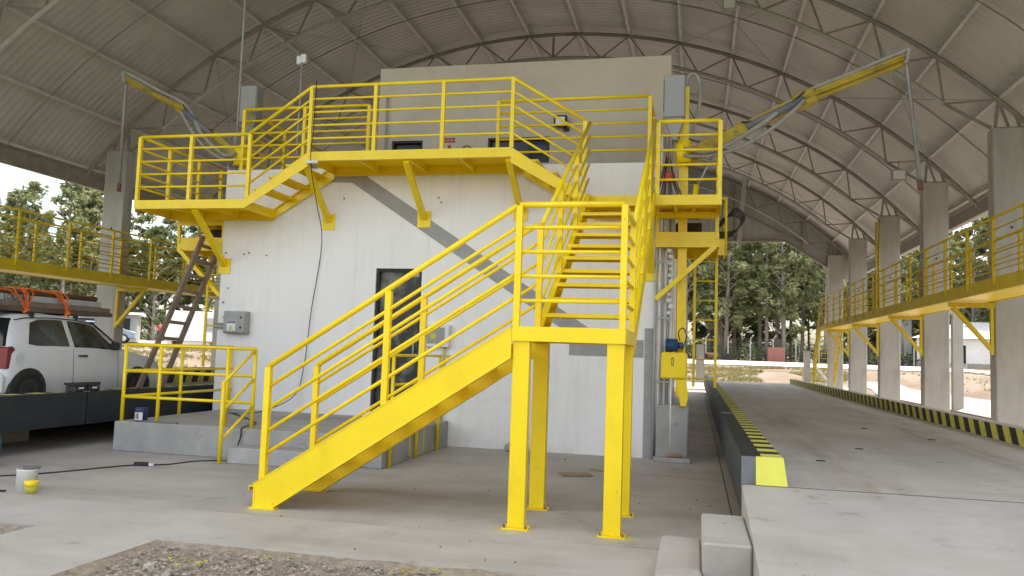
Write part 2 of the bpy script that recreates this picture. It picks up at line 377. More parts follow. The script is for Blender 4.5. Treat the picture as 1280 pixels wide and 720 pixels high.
def stones(name, n, x0, x1, y0, y1, r0, r1, m, z=-.07, f=None):
    bm = bmesh.new()
    for _ in range(n):
        x, y = random.uniform(x0, x1), random.uniform(y0, y1)
        if f and not f(x, y): continue
        r = r0*(r1/r0)**(random.random()**1.8)
        mtx = Matrix.Translation((x, y, z+r*.3)) @ Matrix.Rotation(random.random()*6.3, 4, 'Z') @ Matrix.Diagonal((random.uniform(.8, 1.5), random.uniform(.7, 1.1), random.uniform(.4, .8), 1))
        g = bmesh.ops.create_icosphere(bm, subdivisions=1, radius=r, matrix=mtx)
        for v in g['verts']: v.co += Vector((random.uniform(-1, 1), random.uniform(-1, 1), random.uniform(-1, 1)))*r*.25
    return obj(name, bm, m, kind='stuff')
stones('gravel', 4200, -4.17, -1.03, 4.3, 5.86, .005, .018, STONE, z=-.03)
stones('gravel', 260, -4.0, -1.2, 4.5, 5.8, .012, .042, STONE, z=-.05)
stones('gravel', 700, -7.6, -5.46, 4.4, 5.88, .006, .025, STONE, z=-.03)
stones('gravel', 260, -4.6, -.7, 5.0, 6.15, .003, .009, STONE, z=.0, f=lambda x, y: not (-4.2 < x < -1.0 and y < 5.88) and random.random() < math.exp(-6*max(y-5.88, -4.2-x, x+1.0)))
stones('paint_splashed_gravel', 420, -3.9, -1.3, 5.2, 5.84, .006, .017, STONEY, z=-.022, f=lambda x, y: noise.noise((x*3.2, y*3.2, 11)) > .22)
def zone_tint(m, col):
    """grass-dark tint over unseen ground near the camera, added to cut bounce light"""
    n = m.node_tree; L = n.links.new; P = n.nodes['Principled BSDF']; g = n.nodes.new('ShaderNodeNewGeometry')
    s = n.nodes.new('ShaderNodeSeparateXYZ'); L(g.outputs['Position'], s.inputs[0])
    z = n.nodes.new('ShaderNodeTexNoise'); z.inputs['Scale'].default_value = .25; z.inputs['Detail'].default_value = 6; L(g.outputs['Position'], z.inputs['Vector'])
    a = n.nodes.new('ShaderNodeMath'); a.operation = 'MULTIPLY_ADD'; a.inputs[1].default_value = 14; L(z.outputs['Fac'], a.inputs[0]); L(s.outputs[1], a.inputs[2])
    r = n.nodes.new('ShaderNodeMapRange'); r.inputs['From Min'].default_value = 16; r.inputs['From Max'].default_value = 22; r.inputs['To Min'].default_value = 1; r.inputs['To Max'].default_value = 0
    L(a.outputs[0], r.inputs[0]); cur = P.inputs['Base Color'].links[0].from_socket
    q = n.nodes.new('ShaderNodeMixRGB'); q.inputs[2].default_value = (*col, 1); L(r.outputs[0], q.inputs[0]); L(cur, q.inputs[1]); L(q.outputs[0], P.inputs['Base Color'])
zone_tint(SOIL, (.07, .085, .035))  # darkens ground out of view so less light bounces up to the roof
# ============================================================ SHED
XC, ZC, RU, RL, BAY = -4.5, -4.2, 15.75, 15.0, 5.45
CY = [18.6+BAY*k for k in range(-3, 5)]      # truss and column lines 2.25 .. 40.4
def arc(th, r): return (XC+r*math.sin(R(th)), ZC+r*math.cos(R(th)))
NODES = [2.86+5.72*k for k in range(-9, 9)]  # purlin angles
def column(x0, y, side, label):
    t = thing('concrete_column', label, 'column', (x0+.325, y, 0), 'concrete columns carrying the roof')
    b = MB().box(x0, x0+.65, y, y+.36, 0, 6.68); obj('shaft', b, COLC, t, bevel=.02)
    obj('cap_plate', MB().box(x0+.03, x0+.62, y+.03, y+.33, 6.68, 6.70), TRUSS, t)
    for zz in (4.55,): obj('lifting_hole', MB().cyl((x0+.33, y-.004, zz), (x0+.33, y+.01, zz), .028, 10), BLACK, t)
ordr = ['nearest', 'second', 'third', 'fourth', 'fifth', 'sixth', 'seventh', 'eighth']
vis = [y for y in CY if y > 12.5]
for i, y in enumerate(vis):
    n = ['nearest', 'second nearest', 'third nearest', 'fourth nearest', 'farthest'][min(i-1, 4)] if i else None
    if i == 0:
        column(6.05, y, 1, 'grey concrete column beside the camera, right of the right weighbridge'); column(-15.70, y, -1, 'grey concrete column just outside the left picture edge')
    else:
        column(6.05, y, 1, f'grey concrete column on the right side, {n} of the row in view')
        column(-15.70, y, -1, 'grey concrete column behind the white car, left of the building' if i == 1 else f'grey concrete column of the left row, {n}, hidden by the building')
for y in CY[1:2]:
    column(6.05, y, 1, 'grey concrete column behind the view on the right'); column(-15.70, y, -1, 'grey concrete column behind the view on the left')

roof = thing('vaulted_roof', 'grey barrel-vaulted sheet metal roof on arched lattice trusses over the yard', 'roof', (XC, 20, 6.7))
YN, YF = 5.6, 41.0
def sheets():
    tr = R(49.9)
    edges = [YN] + CY[1:] + [YF]; edges = [YN] + CY[1:] + [YF]
    for a, b in zip(edges, edges[1:]):
        if b-a < .3: continue
        n = max(2, int((b-a)/.1)); bm = bmesh.new(); rings = []
        for j in range(n+1):
            y = a+(b-a)*j/n; rr = RU+.17+(.022 if j % 2 else 0)
            rings.append([bm.verts.new((XC+rr*math.sin(tr*(2*k/44-1)), y, ZC+rr*math.cos(tr*(2*k/44-1)))) for k in range(45)])
        for p, q in zip(rings, rings[1:]):
            for k in range(44): bm.faces.new((p[k], p[k+1], q[k+1], q[k]))
        obj('roof_sheet', bm, GALV, roof)
sheets()
for th in NODES:
    x, z = arc(th, RU+.10)
    b = MB().beam((x, YN+.05, z), (x, YF-.05, z), .065, .15, up=(math.sin(R(th)), 0, math.cos(R(th))))
    obj('purlin', b, PURL, roof)
for sgn in (-1, 1):
    x, z = arc(sgn*49.6, RU+.02)
    obj('eave_beam', MB().box(x-.06, x+.06, YN, YF, z-.26, z+.10), TRUSS, roof)
    x, z = arc(sgn*50.1, RU+.3)
    obj('gutter', MB().box(x-.10, x+.10, YN, YF, z-.18, z+.06), GALVL, roof)
# arched trusses: one built, the rest copied
def truss(y):
    t = bpy.data.objects.new('roof_truss', None); COL.objects.link(t); t.parent = roof; t.location = (0, y-20, 0)
    ORG[t.name] = Vector((XC, 20, 6.7)); tr = MB()
    def chord(nm, r, a0, a1, n, wd, ht):
        b = MB(); P = [(arc(a0+(a1-a0)*k/n, r)) for k in range(n+1)]
        b.tube([(x, 0+20, z) for x, z in P], wd/2*1.1, 4)
        return obj(nm, b, TRUSS if r > 15.3 else CHORD, t, org=(XC, 20, 6.7))
    up = [-49.6]+NODES[:]+[49.6]; chord('upper_chord', RU, -49.6, 49.6, 36, .11, .1)
    lo = [NODES[k]+2.86 for k in range(0, 17)]; lo = [a for a in lo if abs(a) < 41]
    chord('lower_chord', RL, lo[0], lo[-1], 28, .10, .08)
    def bar(p, q, w_=.042): obj('web_bar', MB().beam((p[0], 20, p[1]), (q[0], 20, q[1]), w_, w_, up=(0, 1, 0)), TRUSS, t, org=(XC, 20, 6.7))
    for a in NODES:
        for l in lo:
            if abs(a-l) < 3: bar(arc(a, RU), arc(l, RL))
    bar(arc(0, RU), arc(0, RL), .07)
    for s in (-1, 1):
        cx = XC+s*10.55; cx2 = XC+s*11.2; nd = arc(s*42.9, RU)
        bar(arc(s*abs(lo[0]), RL), (cx+s*.02, 6.72), .06)
        bar(nd, (cx+s*.1, 6.72), .06); bar(nd, (cx+s*.36, 6.72), .05); bar(arc(s*44.6, RU), (cx+s*.58, 6.72), .06); bar(arc(s*48.6, RU), (cx+s*.6, 6.74), .05)
    return t
t0 = truss(CY[1]+.18)
for y in CY[2:]:
    dup(t0, loc=(0, y+.18-20, 0))
for i, a in enumerate(CY[1:-1]):      # sag rods halfway between trusses
    ym = a+BAY/2+.18
    b = MB().tube([(*[arc(-49+98*k/30, RU+.03)[0]], ym, arc(-49+98*k/30, RU+.03)[1]) for k in range(31)], .018, 4)
    obj('sag_rod', b, TRUSS, roof)
# lighter longitudinal tie under the lower chord on the right, wind braces crossing the bays
for i, a in enumerate(CY[:-1]):
    if i in (3, 6):
        for s in (-1, 1):
            for u, v in ((s*14.3, s*25.7), (s*31.4, s*42.9)):
                p, q = arc(u, RU-.03), arc(v, RU-.03)
                obj('wind_brace', MB().tube([(p[0], a+.18, p[1]), (q[0], a+BAY+.18, q[1])], .009, 4), TRUSS, roof)
                obj('wind_brace', MB().tube([(q[0], a+.18, q[1]), (p[0], a+BAY+.18, p[1])], .009, 4), TRUSS, roof)
# far gable sheeting with its flat-topped opening
def gable(yg, lb='grey ribbed sheet gable with angled opening at the far end of the shed'):
    g = thing('gable_wall', lb, 'gable', (XC, yg, 6))
    outer = [arc(a, RU+.1) for a in [-49.6+99.2*k/40 for k in range(41)]]
    import bisect
    inner = [(XC-12.0, 5.0), (XC-10.95, 5.95), (XC-8.6, 7.45), (XC+8.6, 7.45), (XC+10.95, 5.95), (XC+12.0, 5.0)]
    def low(x):
        for (a, b), (c, d) in zip(inner, inner[1:]):
            if x <= c: return b+(d-b)*(x-a)/(c-a)
        return inner[-1][1]
    n = 230; x0 = XC-11.9; x1 = XC+11.9
    def top(x): return ZC+math.sqrt(max(0, (RU+.17)**2-(x-XC)**2))
    # ribbed sheets, in ten panels
    for pnl in range(10):
        bm = bmesh.new(); V = []
        for i in range(n*pnl//10, n*(pnl+1)//10+1):
            x = x0+(x1-x0)*i/n; yy = yg+(.03 if (i//2) % 2 else 0)
            zt, zl = top(x), low(x)
            V.append([bm.verts.new((x, yy, min(zl, zt-.01))), bm.verts.new((x, yy, zt))])
        for a, b in zip(V, V[1:]): bm.faces.new((a[0], b[0], b[1], a[1]))
        obj('gable_sheet', bm, GALVL, g)
    b = MB()
    for (a, c), (d, e) in zip(inner[1:], inner[2:-1]): b.beam((a, yg-.06, c-.03), (d, yg-.06, e-.03), .12, .12)
    obj('opening_trim', b, TRUSS, g)
    for xx, zz, q, w_ in ((1.96, 7.4, (2.2, 11.1), .2), (-11.2, 7.4, (-11.4, 10.9), .2)):
        obj('gable_post', MB().beam((xx, yg-.25, zz-.05), (q[0], yg-1.4, q[1]), w_, .12, up=(0, 1, 0)), COLC, g)
    for s in (-1, 1):
        P = [(XC+s*2, 9.9), (XC+s*6.2, 9.0), (XC+s*9.4, 7.35)]
        for p, q in zip(P, P[1:]): obj('gable_rail', MB().beam((p[0], yg-.08, p[1]), (q[0], yg-.08, q[1]), .06, .08), TRUSS, g)
        for x_ in (6.2, 9.4): obj('gable_stud', MB().beam((XC+s*x_, yg-.08, low(XC+s*x_)), (XC+s*x_, yg-.08, top(XC+s*x_)-.3), .06, .06, up=(0, 1, 0)), TRUSS, g)
gable(40.85)

# lamps hung under the roof
def lamp(name, label, cat, p, s=.16):
    t = thing(name, label, cat, p)
    x, y, z = p
    obj('housing', MB().box(x-s, x+s, y-.05, y+.06, z-s*.8, z+s*.8), CREAM, t, bevel=.01)
    obj('lens', MB().box(x-s*.75, x+s*.75, y-.062, y-.052, z-s*.6, z+s*.6), WHITE, t)
    obj('bracket', MB().tube([(x, y+.03, z+s*.8), (x, y+.03, z+s*.8+.25)], .012, 6), TRUSS, t)
a1 = arc(19, RL); lamp('floodlight', 'small square floodlight hung from a roof truss near the top edge', 'floodlight', (.62, 18.6, 9.72))
lamp('floodlight', 'small white lamp box beside the second nearest right column top', 'floodlight', (5.4, 23.9, 6.85), .2)
# ============================================================ WEIGHBRIDGES, RAMP
def bridge(sx, xg, label, near, far, joint):
    """sx=+1 right, -1 left; xg outer face of the near girder"""
    t = thing('weighbridge', label, 'weighbridge', (xg+sx*2, near, 0))
    X = lambda a, b: (min(xg+sx*a, xg+sx*b), max(xg+sx*a, xg+sx*b))
    zt, zb, zd = .80, .33, (.57 if sx > 0 else .49); ze = 0 if sx > 0 else .12; zq = 0 if sx > 0 else .06; n = 6; L = (far-near)/n
    for i in range(n):
        y0, y1 = near+i*L+.012, near+(i+1)*L-.012
        x0, x1 = X(0, .012); b = MB().box(x0, x1, y0, y1, zb, zt-.008)
        x0, x1 = X(0, .16); b.box(x0, x1, y0, y1, zt-.008, zt)
        x0, x1 = X(.012, .14); b.box(x0, x1, y0, y1, zb, zb+.012)
        k = 1.15
        for j in range(5): x0, x1 = X(.013, .07); yy = y0+L*(j+.5)/5; b.box(x0, x1, yy-.006, yy+.006, zb+.012, zt-.008)
        obj('girder', b, STEELB, t)
        x0, x1 = X(.161, .335); obj('kerb_core', MB().box(x0, x1, y0, y1, zd-.1, zt-.006), DECK, t)
    y = near+.02; k = 0; proto = None; x0, x1 = X(.163, .33)
    while y < far-.2 and k < 150:
        if proto is None: proto = obj('kerb_stripe', MB().box(x0, x1, y, y+.21, zt-.006, zt), STRY, t); proto2 = obj('kerb_stripe', MB().box(x0, x1, y+.21, y+.42, zt-.006, zt-.001), BLACK, t)
        else: dup(proto, loc=(0, .42*k, 0)); dup(proto2, loc=(0, .42*k, 0))
        y += .42; k += 1
    x0, x1 = X(.335, 3.9); segs = 6
    for i in range(segs):
        y0, y1 = near+i*L+.006, near+(i+1)*L-.006; obj('deck_panel', MB().box(x0, x1, y0, y1, zd-.14, zd), DECK, t)
    x0, x1 = X(3.9, 4.12); obj('far_kerb', MB().box(x0, x1, near, far, .0, zt+ze), DECK, t, bevel=.01)
    xa = xg+sx*3.9; y = near; k = 0; sl = .07; st = .5; proto = None
    while y < far-.6:
        def st_mesh(yy):
            b = MB(); xf = xa-sx*.004; xb = xa+sx*.001; c = []
            for x in (xf, xb): c += [(x, yy-sl, zd+zq+.002), (x, yy+st/2-sl, zd+zq+.002), (x, yy+st/2+sl, zt+ze-.006), (x, yy+sl, zt+ze-.006)]
            return b.hexa(c)
        if proto is None: proto = obj('far_kerb_stripe', st_mesh(y), STRY, t, ); pb = obj('far_kerb_stripe', st_mesh(y+st/2), BLACK, t)
        else: dup(proto, loc=(0, st*k, 0)); dup(pb, loc=(0, st*k, 0))
        y += st; k += 1
    # end face, painted
    x0, x1 = X(.0, .16); obj('end_plate', MB().box(x0, x1, near-.012, near+.01, zb-.0, zt-.002), STEELG, t)
    x0, x1 = X(.115, .335)
    b = MB(); b.hexa([(x0, near-.06, zd+.004), (x1+sx*.03, near-.06, zd+.004), (x1, near+.0, zd+.004), (x0, near+.0, zd+.004), (x0, near-.014, zt+.001), (x1, near-.014, zt+.001), (x1, near+.0, zt+.001), (x0, near+.0, zt+.001)])
    obj('painted_kerb_end', b, BRIGHTY, t)
    for i in range(1, n):       # joints and pier walls below
        yy = near+i*L; x0, x1 = X(1.2, 3.4); obj('bearing_block', MB().box(x0, x1, yy-.25, yy+.25, 0, zb), FLOOR, t)
    for i in (1, 2, 3): # small bracket debris at the girder joints
        x0, x1 = X(.0, .15); obj('joint_plate', MB().box(x0, x1, near+i*L-.05, near+i*L+.05, zt, zt+.012), STEELG, t)
    return t
WR = bridge(1, .385, 'truck weighbridge deck on the right with dark girder and striped kerb', 7.14, 39.9, 0)
WL = bridge(-1, -8.75, 'truck weighbridge deck on the left with dark girder under the white car', 4.9, 37.6, 0)

# foreground ramp up to the right deck
r = MB(); x0, x1 = .388, 4.6
pr = [(2.4, -.0), (7.125, -.0), (7.125, .575), (5.1, .325), (2.4, 0.0)]
b = MB(); pl = [(1.6, -.02), (7.105, -.02), (7.105, .570), (5.1, .325), (2.5, .004)]
b.prism(pl, 0, x0, x1); obj('ramp', b, APRON, kind='structure', bevel=.012)
obj('joint_gap_strip', MB().box(.42, 4.28, 7.107, 7.142, .50, .5665), BLACK, kind='structure')  # black strip standing in for the shade inside the open ramp joint
obj('ramp_foot', MB().box(4.6, 7.8, 1.6, 7.1, .0, .3), APRON, kind='structure')
st = thing('concrete_steps', 'two pale concrete block steps beside the ramp edge', 'steps', (.1, 6.1, 0))
obj('step', MB().box(-.245, .058, 5.0, 6.68, 0, .19), APRON, st, bevel=.015)
obj('step', MB().box(.06, .384, 5.66, 6.72, 0, .38), APRON, st, bevel=.015)
# small clamps and debris next to the steps
sp = thing('steel_scrap', 'dark bent steel offcut lying behind the block steps', 'scrap metal', (.28, 7.2, 0))
obj('rod', MB().tube([(.06, 7.05, .01), (.10, 7.1, .07), (.22, 7.12, .08), (.36, 7.18, .06)], .008, 6), BLACK, sp)
obj('lump', MB().box(.25, .37, 7.14, 7.3, 0, .09), STEELB, sp, bevel=.015)
tag(obj('steel_rod', MB().tube([(-.2, 6.85, .012), (-.05, 6.83, .02), (.06, 6.8, .012)], .008, 6), BLACK, None), 'thin dark rod lying behind the lower block step', 'rod')

# ============================================================ CONTROL BUILDING
BX0, BX1, BY0, BY1 = -8.45, -.66, 13.1, 27.0
bd = thing('control_building', 'white two-level control building with bare diagonal strip and set-back beige upper block', 'building', (-4.5, 13.1, 0))
def wall_with_hole(x0, x1, z0, z1, hx0, hx1, hz0, hz1, y0, y1, m, nm='wall'):
    b = MB(); b.box(x0, hx0, y0, y1, z0, z1); b.box(hx1, x1, y0, y1, z0, z1); b.box(hx0, hx1, y0, y1, hz1, z1)
    if hz0 > z0+.01: b.box(hx0, hx1, y0, y1, z0, hz0)
    return obj(nm, b, m, bd)
DX0, DX1, DZ0, DZ1 = -5.44, -4.6, .42, 2.97
b = MB(); y0, y1 = BY0, BY0+.2
b.box(BX0, DX0, y0, y1, 0, 4.75).box(DX1, BX1, y0, y1, 0, 4.75).box(DX0, DX1, y0, y1, DZ1, 4.75).box(DX0, DX1, y0, y1, 0, DZ0)
bmesh.ops.remove_doubles(b.b, verts=b.b.verts, dist=1e-4)
obj('wall', b, PAINTW, bd)
obj('wall', MB().box(BX0, BX0+.2, y1, BY1, 0, 4.75), PAINTW, bd); obj('wall', MB().box(BX1-.2, BX1, y1, BY1, 0, 4.75), PAINTW, bd)
obj('wall', MB().box(BX0+.2, BX1-.2, BY1-.2, BY1, 0, 4.75), PAINTW, bd)
obj('flat_roof', MB().box(BX0+.2, BX1-.2, y1, BY1-.2, 4.3, 4.45), GREYP, bd)
# upper block
UX0, UX1, UY0, UY1, UZ = -6.12, -.52, 14.5, 22.0, 7.05
b = MB(); wins = [(-5.82, -5.19, 4.75, 5.60), (-3.89, -2.71, 5.12, 5.61)]
b.box(UX0, wins[0][0], UY0, UY0+.2, 4.45, UZ).box(wins[0][0], wins[0][1], UY0, UY0+.2, wins[0][3], UZ).box(wins[0][1], wins[1][0], UY0, UY0+.2, 4.45, UZ)
b.box(wins[1][0], wins[1][1], UY0, UY0+.2, wins[1][3], UZ).box(wins[1][0], wins[1][1], UY0, UY0+.2, 4.45, wins[1][2]).box(wins[1][1], UX1, UY0, UY0+.2, 4.45, UZ)
bmesh.ops.remove_doubles(b.b, verts=b.b.verts, dist=1e-4)
ub = obj('upper_block', b, BEIGE, bd)
obj('upper_block', MB().box(UX0, UX0+.2, UY0+.2, UY1, 4.45, UZ), BEIGE, bd); obj('upper_block', MB().box(UX1-.2, UX1, UY0+.2, UY1, 4.45, UZ), BEIGE, bd)
obj('upper_roof', MB().box(UX0+.2, UX1-.2, UY0+.2, UY1, UZ-.2, UZ-.05), GREYP, bd)
for wx0, wx1, wz0, wz1 in wins:
    wf = obj('window', MB().box(wx0, wx1, UY0+.10, UY0+.12, wz0, wz1), GLASS, bd)
    fb = MB(); e = .04
    fb.box(wx0, wx1, UY0+.03, UY0+.09, wz1-e, wz1-.002).box(wx0, wx1, UY0+.03, UY0+.09, wz0+.002, wz0+e).box(wx0+.002, wx0+e, UY0+.03, UY0+.09, wz0+e, wz1-e).box(wx1-e, wx1-.002, UY0+.03, UY0+.09, wz0+e, wz1-e)
    obj('frame', fb, BLACK, wf, org=ORG[bd.name])
obj('corner_pilaster', MB().box(BX1-.14, BX1+.012, BY0-.03, BY0+.0, 0, 2.05), GREYP, bd)
# bare render left where a stair used to meet the wall
yb = BY0-.004
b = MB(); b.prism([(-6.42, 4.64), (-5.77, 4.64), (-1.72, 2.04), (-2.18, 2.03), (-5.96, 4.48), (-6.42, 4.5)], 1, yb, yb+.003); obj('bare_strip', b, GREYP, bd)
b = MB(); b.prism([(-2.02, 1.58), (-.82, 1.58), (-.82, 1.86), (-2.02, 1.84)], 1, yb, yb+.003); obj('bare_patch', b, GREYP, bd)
# fixing points left on the wall
for x, z in ((-8.36, 3.22), (-8.0, 3.2), (-7.55, 3.18), (-8.36, 2.32), (-8.33, 2.05), (-8.22, 2.05), (-7.9, 3.22), (-4.35, 4.2), (-4.3, 4.12), (-6.1, 4.2), (-1.15, 2.5), (-1.02, 2.52), (-8.28, 2.58)):
    obj('fixing_stub', MB().cyl((x, yb-.03, z), (x, yb, z), .011, 8), GREYP if random.random() < .5 else BLACK, bd)
# door
dr = obj('door', MB().box(DX0+.05, DX1-.05, BY0+.09, BY0+.12, DZ0+.02, DZ1-.05), DOORG, bd)
fb = MB(); fb.box(DX0+.002, DX0+.05, BY0+.04, BY0+.13, DZ0, DZ1-.002).box(DX1-.05, DX1-.002, BY0+.04, BY0+.13, DZ0, DZ1-.002).box(DX0+.05, DX1-.05, BY0+.04, BY0+.13, DZ1-.05, DZ1-.002)
obj('frame', fb, BLACK, dr, org=ORG[bd.name])
obj('handle', MB().tube([(DX1-.12, BY0+.085, 1.45), (DX1-.12, BY0+.05, 1.45), (DX1-.12, BY0+.05, 1.7), (DX1-.12, BY0+.085, 1.7)], .01, 6), ALU, dr, org=ORG[bd.name])
obj('closer', MB().box(DX1-.2, DX1-.06, BY0+.05, BY0+.088, DZ1-.14, DZ1-.07), CREAM, dr, org=ORG[bd.name])
# raised dock and its step
dk = thing('concrete_dock', 'raised rough concrete dock in front of the building door', 'dock', (-6, 10.2, 0))
obj('platform', MB().box(-8.13, -4.02, 10.18, 13.095, 0, .42), DOCKC, dk, bevel=.012)
obj('step', MB().box(-6.05, -4.5, 9.78, 10.178, 0, .21), DOCKC, dk, bevel=.01)
for x, y in ((-4.02, 11.2), (-4.02, 11.8)):
    obj('paint_run', MB().box(x-.001, x+.003, y, y+.07, .06, .4), STRY, dk)
# ============================================================ YELLOW STEELWORK
RP, RT, RM = .031, .029, .019
def railing(t, pts, posts, h=1.12, nm=4, m=None, rp=RP, rt=RT, rm=RM, segs=None, drop=0):
    """pts: base polyline of the rail; posts: base points"""
    m = m or YEL
    obj('top_rail', MB().tube([(p[0], p[1], p[2]+h) for p in pts], rt, 8), m, t)
    for k in range(1, nm+1):
        hh = h*k/(nm+1)+.012
        obj('mid_rail', MB().tube([(p[0], p[1], p[2]+hh) for p in pts], rm, 6), m, t)
    for p in posts:
        obj('post', MB().beam((p[0], p[1], p[2]-drop), (p[0], p[1], p[2]+h-.01), rp*1.9, rp*1.9, up=(0, 1, 0)), m, t)
def grating(t, x0, x1, y0, y1, z, along='x', m=None, step=.042, name='grating'):
    b = MB()
    if along == 'x':
        n = int((y1-y0)/step)
        for i in range(n+1): y = y0+(y1-y0)*i/max(1, n); b.box(x0, x1, y-.0025, y+.0025, z-.028, z)
        k = int((x1-x0)/.12)
        for i in range(k+1): x = x0+(x1-x0)*i/max(1, k); b.box(x-.003, x+.003, y0, y1, z-.012, z-.002)
    else:
        n = int((x1-x0)/step)
        for i in range(n+1): x = x0+(x1-x0)*i/max(1, n); b.box(x-.0025, x+.0025, y0, y1, z-.028, z)
        k = int((y1-y0)/.12)
        for i in range(k+1): y = y0+(y1-y0)*i/max(1, k); b.box(x0, x1, y-.003, y+.003, z-.012, z-.002)
    return obj(name, b, m or YEL, t)
def tread_mesh(x0, x1, y0, y1, z, ax):
    """chequer-plate tread with turned-down front lips; ax: direction of climb"""
    b = MB(); b.box(x0, x1, y0, y1, z-.006, z)
    if ax == 'x': b.box(x0, x0+.006, y0, y1, z-.045, z-.0055); b.box(x1-.006, x1, y0, y1, z-.045, z-.0055)
    else: b.box(x0, x1, y0, y0+.006, z-.045, z-.0055); b.box(x0, x1, y1-.006, y1, z-.045, z-.0055)
    return b
YF_, YB_ = 7.30, 8.42
LZ = 1.84
# --- lower flight
t = thing('lower_staircase', 'yellow steel staircase rising from the floor to the small landing', 'staircase', (-4.15, 7.86, 0))
xa, za, xb, zb_ = -4.19, .0, -1.66, LZ
slope = (1.84-.26)/(2.50)
def zst(x): return .26+slope*(x-(-4.16))       # top edge of stringer
for y, s in ((YF_, 1), (YB_, -1)):
    b = MB(); x0, x1 = -4.19, -1.665; dp = .285
    # web
    poly = [(x0, 0.0), (x0+.18, 0.0), (x1, zst(x1)-dp), (x1, zst(x1)), (x0, zst(x0))]
    b.prism(poly, 1, y-.006, y+.006)
    # flanges
    def fl(za0, za1, xs, xe, th=.012, wd=.075):
        yy0, yy1 = (y-.012, y+wd) if s > 0 else (y-wd, y+.012)
        c = [(xs, yy0, za0-th), (xe, yy0, za1-th), (xe, yy1, za1-th), (xs, yy1, za0-th), (xs, yy0, za0), (xe, yy0, za1), (xe, yy1, za1), (xs, yy1, za0)]
        b.hexa(c)
    fl(zst(x0)+.006, zst(x1)+.006, x0, x1); fl(.006+0.0, zst(x1)-dp+.006, x0+.18, x1)
    b.box(x0-.01, x0+.004, y-.012, y+.012 if s > 0 else y+.012, 0, zst(x0)+.006)
    obj('stringer', b, YEL, t)
    obj('foot_plate', MB().box(x0-.03, x0+.24, y-.05, y+.05, 0, .01), YEL, t)
    yr = y+s*.035
    pts = [(-4.13, yr, zst(-4.13)), (-1.66, yr, zst(-1.66)+.03)]
    railing(t, pts, [(-4.13, yr, zst(-4.13)), (-2.90, yr, zst(-2.90)), ], h=1.10)
n = 9; rise = LZ/n
for k in range(1, n):
    z = rise*k; xc = -4.16+(z-.19)/slope
    obj('tread', tread_mesh(xc-.13, xc+.13, YF_+.012, YB_-.012, z, 'x'), YEL, t)
# --- landing
t = thing('stair_landing', 'small square yellow landing on four box legs between the two flights', 'landing', (-1.14, 7.86, 0))
LX0, LX1 = -1.66, -.62
hb = .135
zc = LZ-hb/2
for p, q, s in (((LX0, YF_, zc), (LX1, YF_, zc), -1), ((LX0, YB_, zc), (LX1, YB_, zc), 1), ((LX0, YF_+.014, zc), (LX0, YB_-.014, zc), 1), ((LX1, YF_+.014, zc), (LX1, YB_-.014, zc), -1)):
    obj('edge_beam', MB().channel(p, q, hb, .05, .012, s), YEL, t)
obj('floor_plate', MB().box(LX0+.01, LX1-.01, YF_+.01, YB_-.01, LZ-.016, LZ-.006), YEL, t)
for x, y in ((LX0+.085, YF_+.07), (LX1-.085, YF_+.07), (LX0+.085, YB_-.07), (LX1-.085, YB_-.07)):
    lg = obj('leg', MB().box(x-.078, x+.078, y-.05, y+.05, .012, LZ-hb), YEL, t, bevel=.004)
    obj('base_plate', MB().box(x-.12, x+.12, y-.09, y+.09, 0, .0115), YEL, lg, org=ORG[t.name])
    for dx in (-.1, .1): obj('bolt', MB().cyl((x+dx, y-.07, .011), (x+dx, y-.07, .035), .009, 6), RUST, lg, org=ORG[t.name])
railing(t, [(LX0+.03, YF_+.03, LZ), (LX1-.03, YF_+.03, LZ)], [(LX0+.03, YF_+.03, LZ), (LX1-.03, YF_+.03, LZ)], h=1.14)
railing(t, [(LX1-.03, YF_+.075, LZ), (LX1-.03, YB_-.02, LZ)], [(LX1-.03, YB_-.04, LZ)], h=1.12)
obj('post', MB().beam((LX0+.03, YB_-.04, LZ), (LX0+.03, YB_-.04, LZ+1.1), .06, .06, up=(0, 1, 0)), YEL, t)
# --- upper flight
PZ, FZ = 4.0, 4.78; PY0, PY1 = 12.05, 13.09
t = thing('upper_staircase', 'yellow steel staircase climbing from the landing to the platform on the wall', 'staircase', (-1.14, 8.45, LZ))
sl2 = (PZ-LZ)/(PY0-YB_-.02)
def zs2(y): return LZ+.02+sl2*(y-YB_)
for x, s in ((LX0+.01, -1), (LX1-.01, 1)):
    b = MB(); dp = .25; y0, y1 = YB_+.01, PY0-.01
    b.prism([(y0, zs2(y0)-dp), (y1, zs2(y1)-dp), (y1, zs2(y1)), (y0, zs2(y0))], 0, x-.006, x+.006)
    for zo in (0, -dp):
        a, c = zs2(y0)+zo, zs2(y1)+zo; xx0, xx1 = (x-.06, x+.012) if s > 0 else (x-.012, x+.06)
        b.hexa([(xx0, y0, a-.006), (xx1, y0, a-.006), (xx1, y1, c-.006), (xx0, y1, c-.006), (xx0, y0, a+.006), (xx1, y0, a+.006), (xx1, y1, c+.006), (xx0, y1, c+.006)])
    obj('stringer', b, YEL, t)
    xr = x-s*.02
    P = lambda y, d=0: (xr, y, zs2(y)+d)
    railing(t, [P(YB_+.03), P(PY0-.02)], [P(9.6), P(10.8)], h=1.10)
n2 = 11; rs2 = (PZ-LZ)/n2
for k in range(1, n2):
    z = LZ+rs2*k; y = YB_+(z-LZ-.02)/sl2+.06
    obj('tread', tread_mesh(LX0+.024, LX1-.024, y-.14, y+.14, z, 'y'), YEL, t)
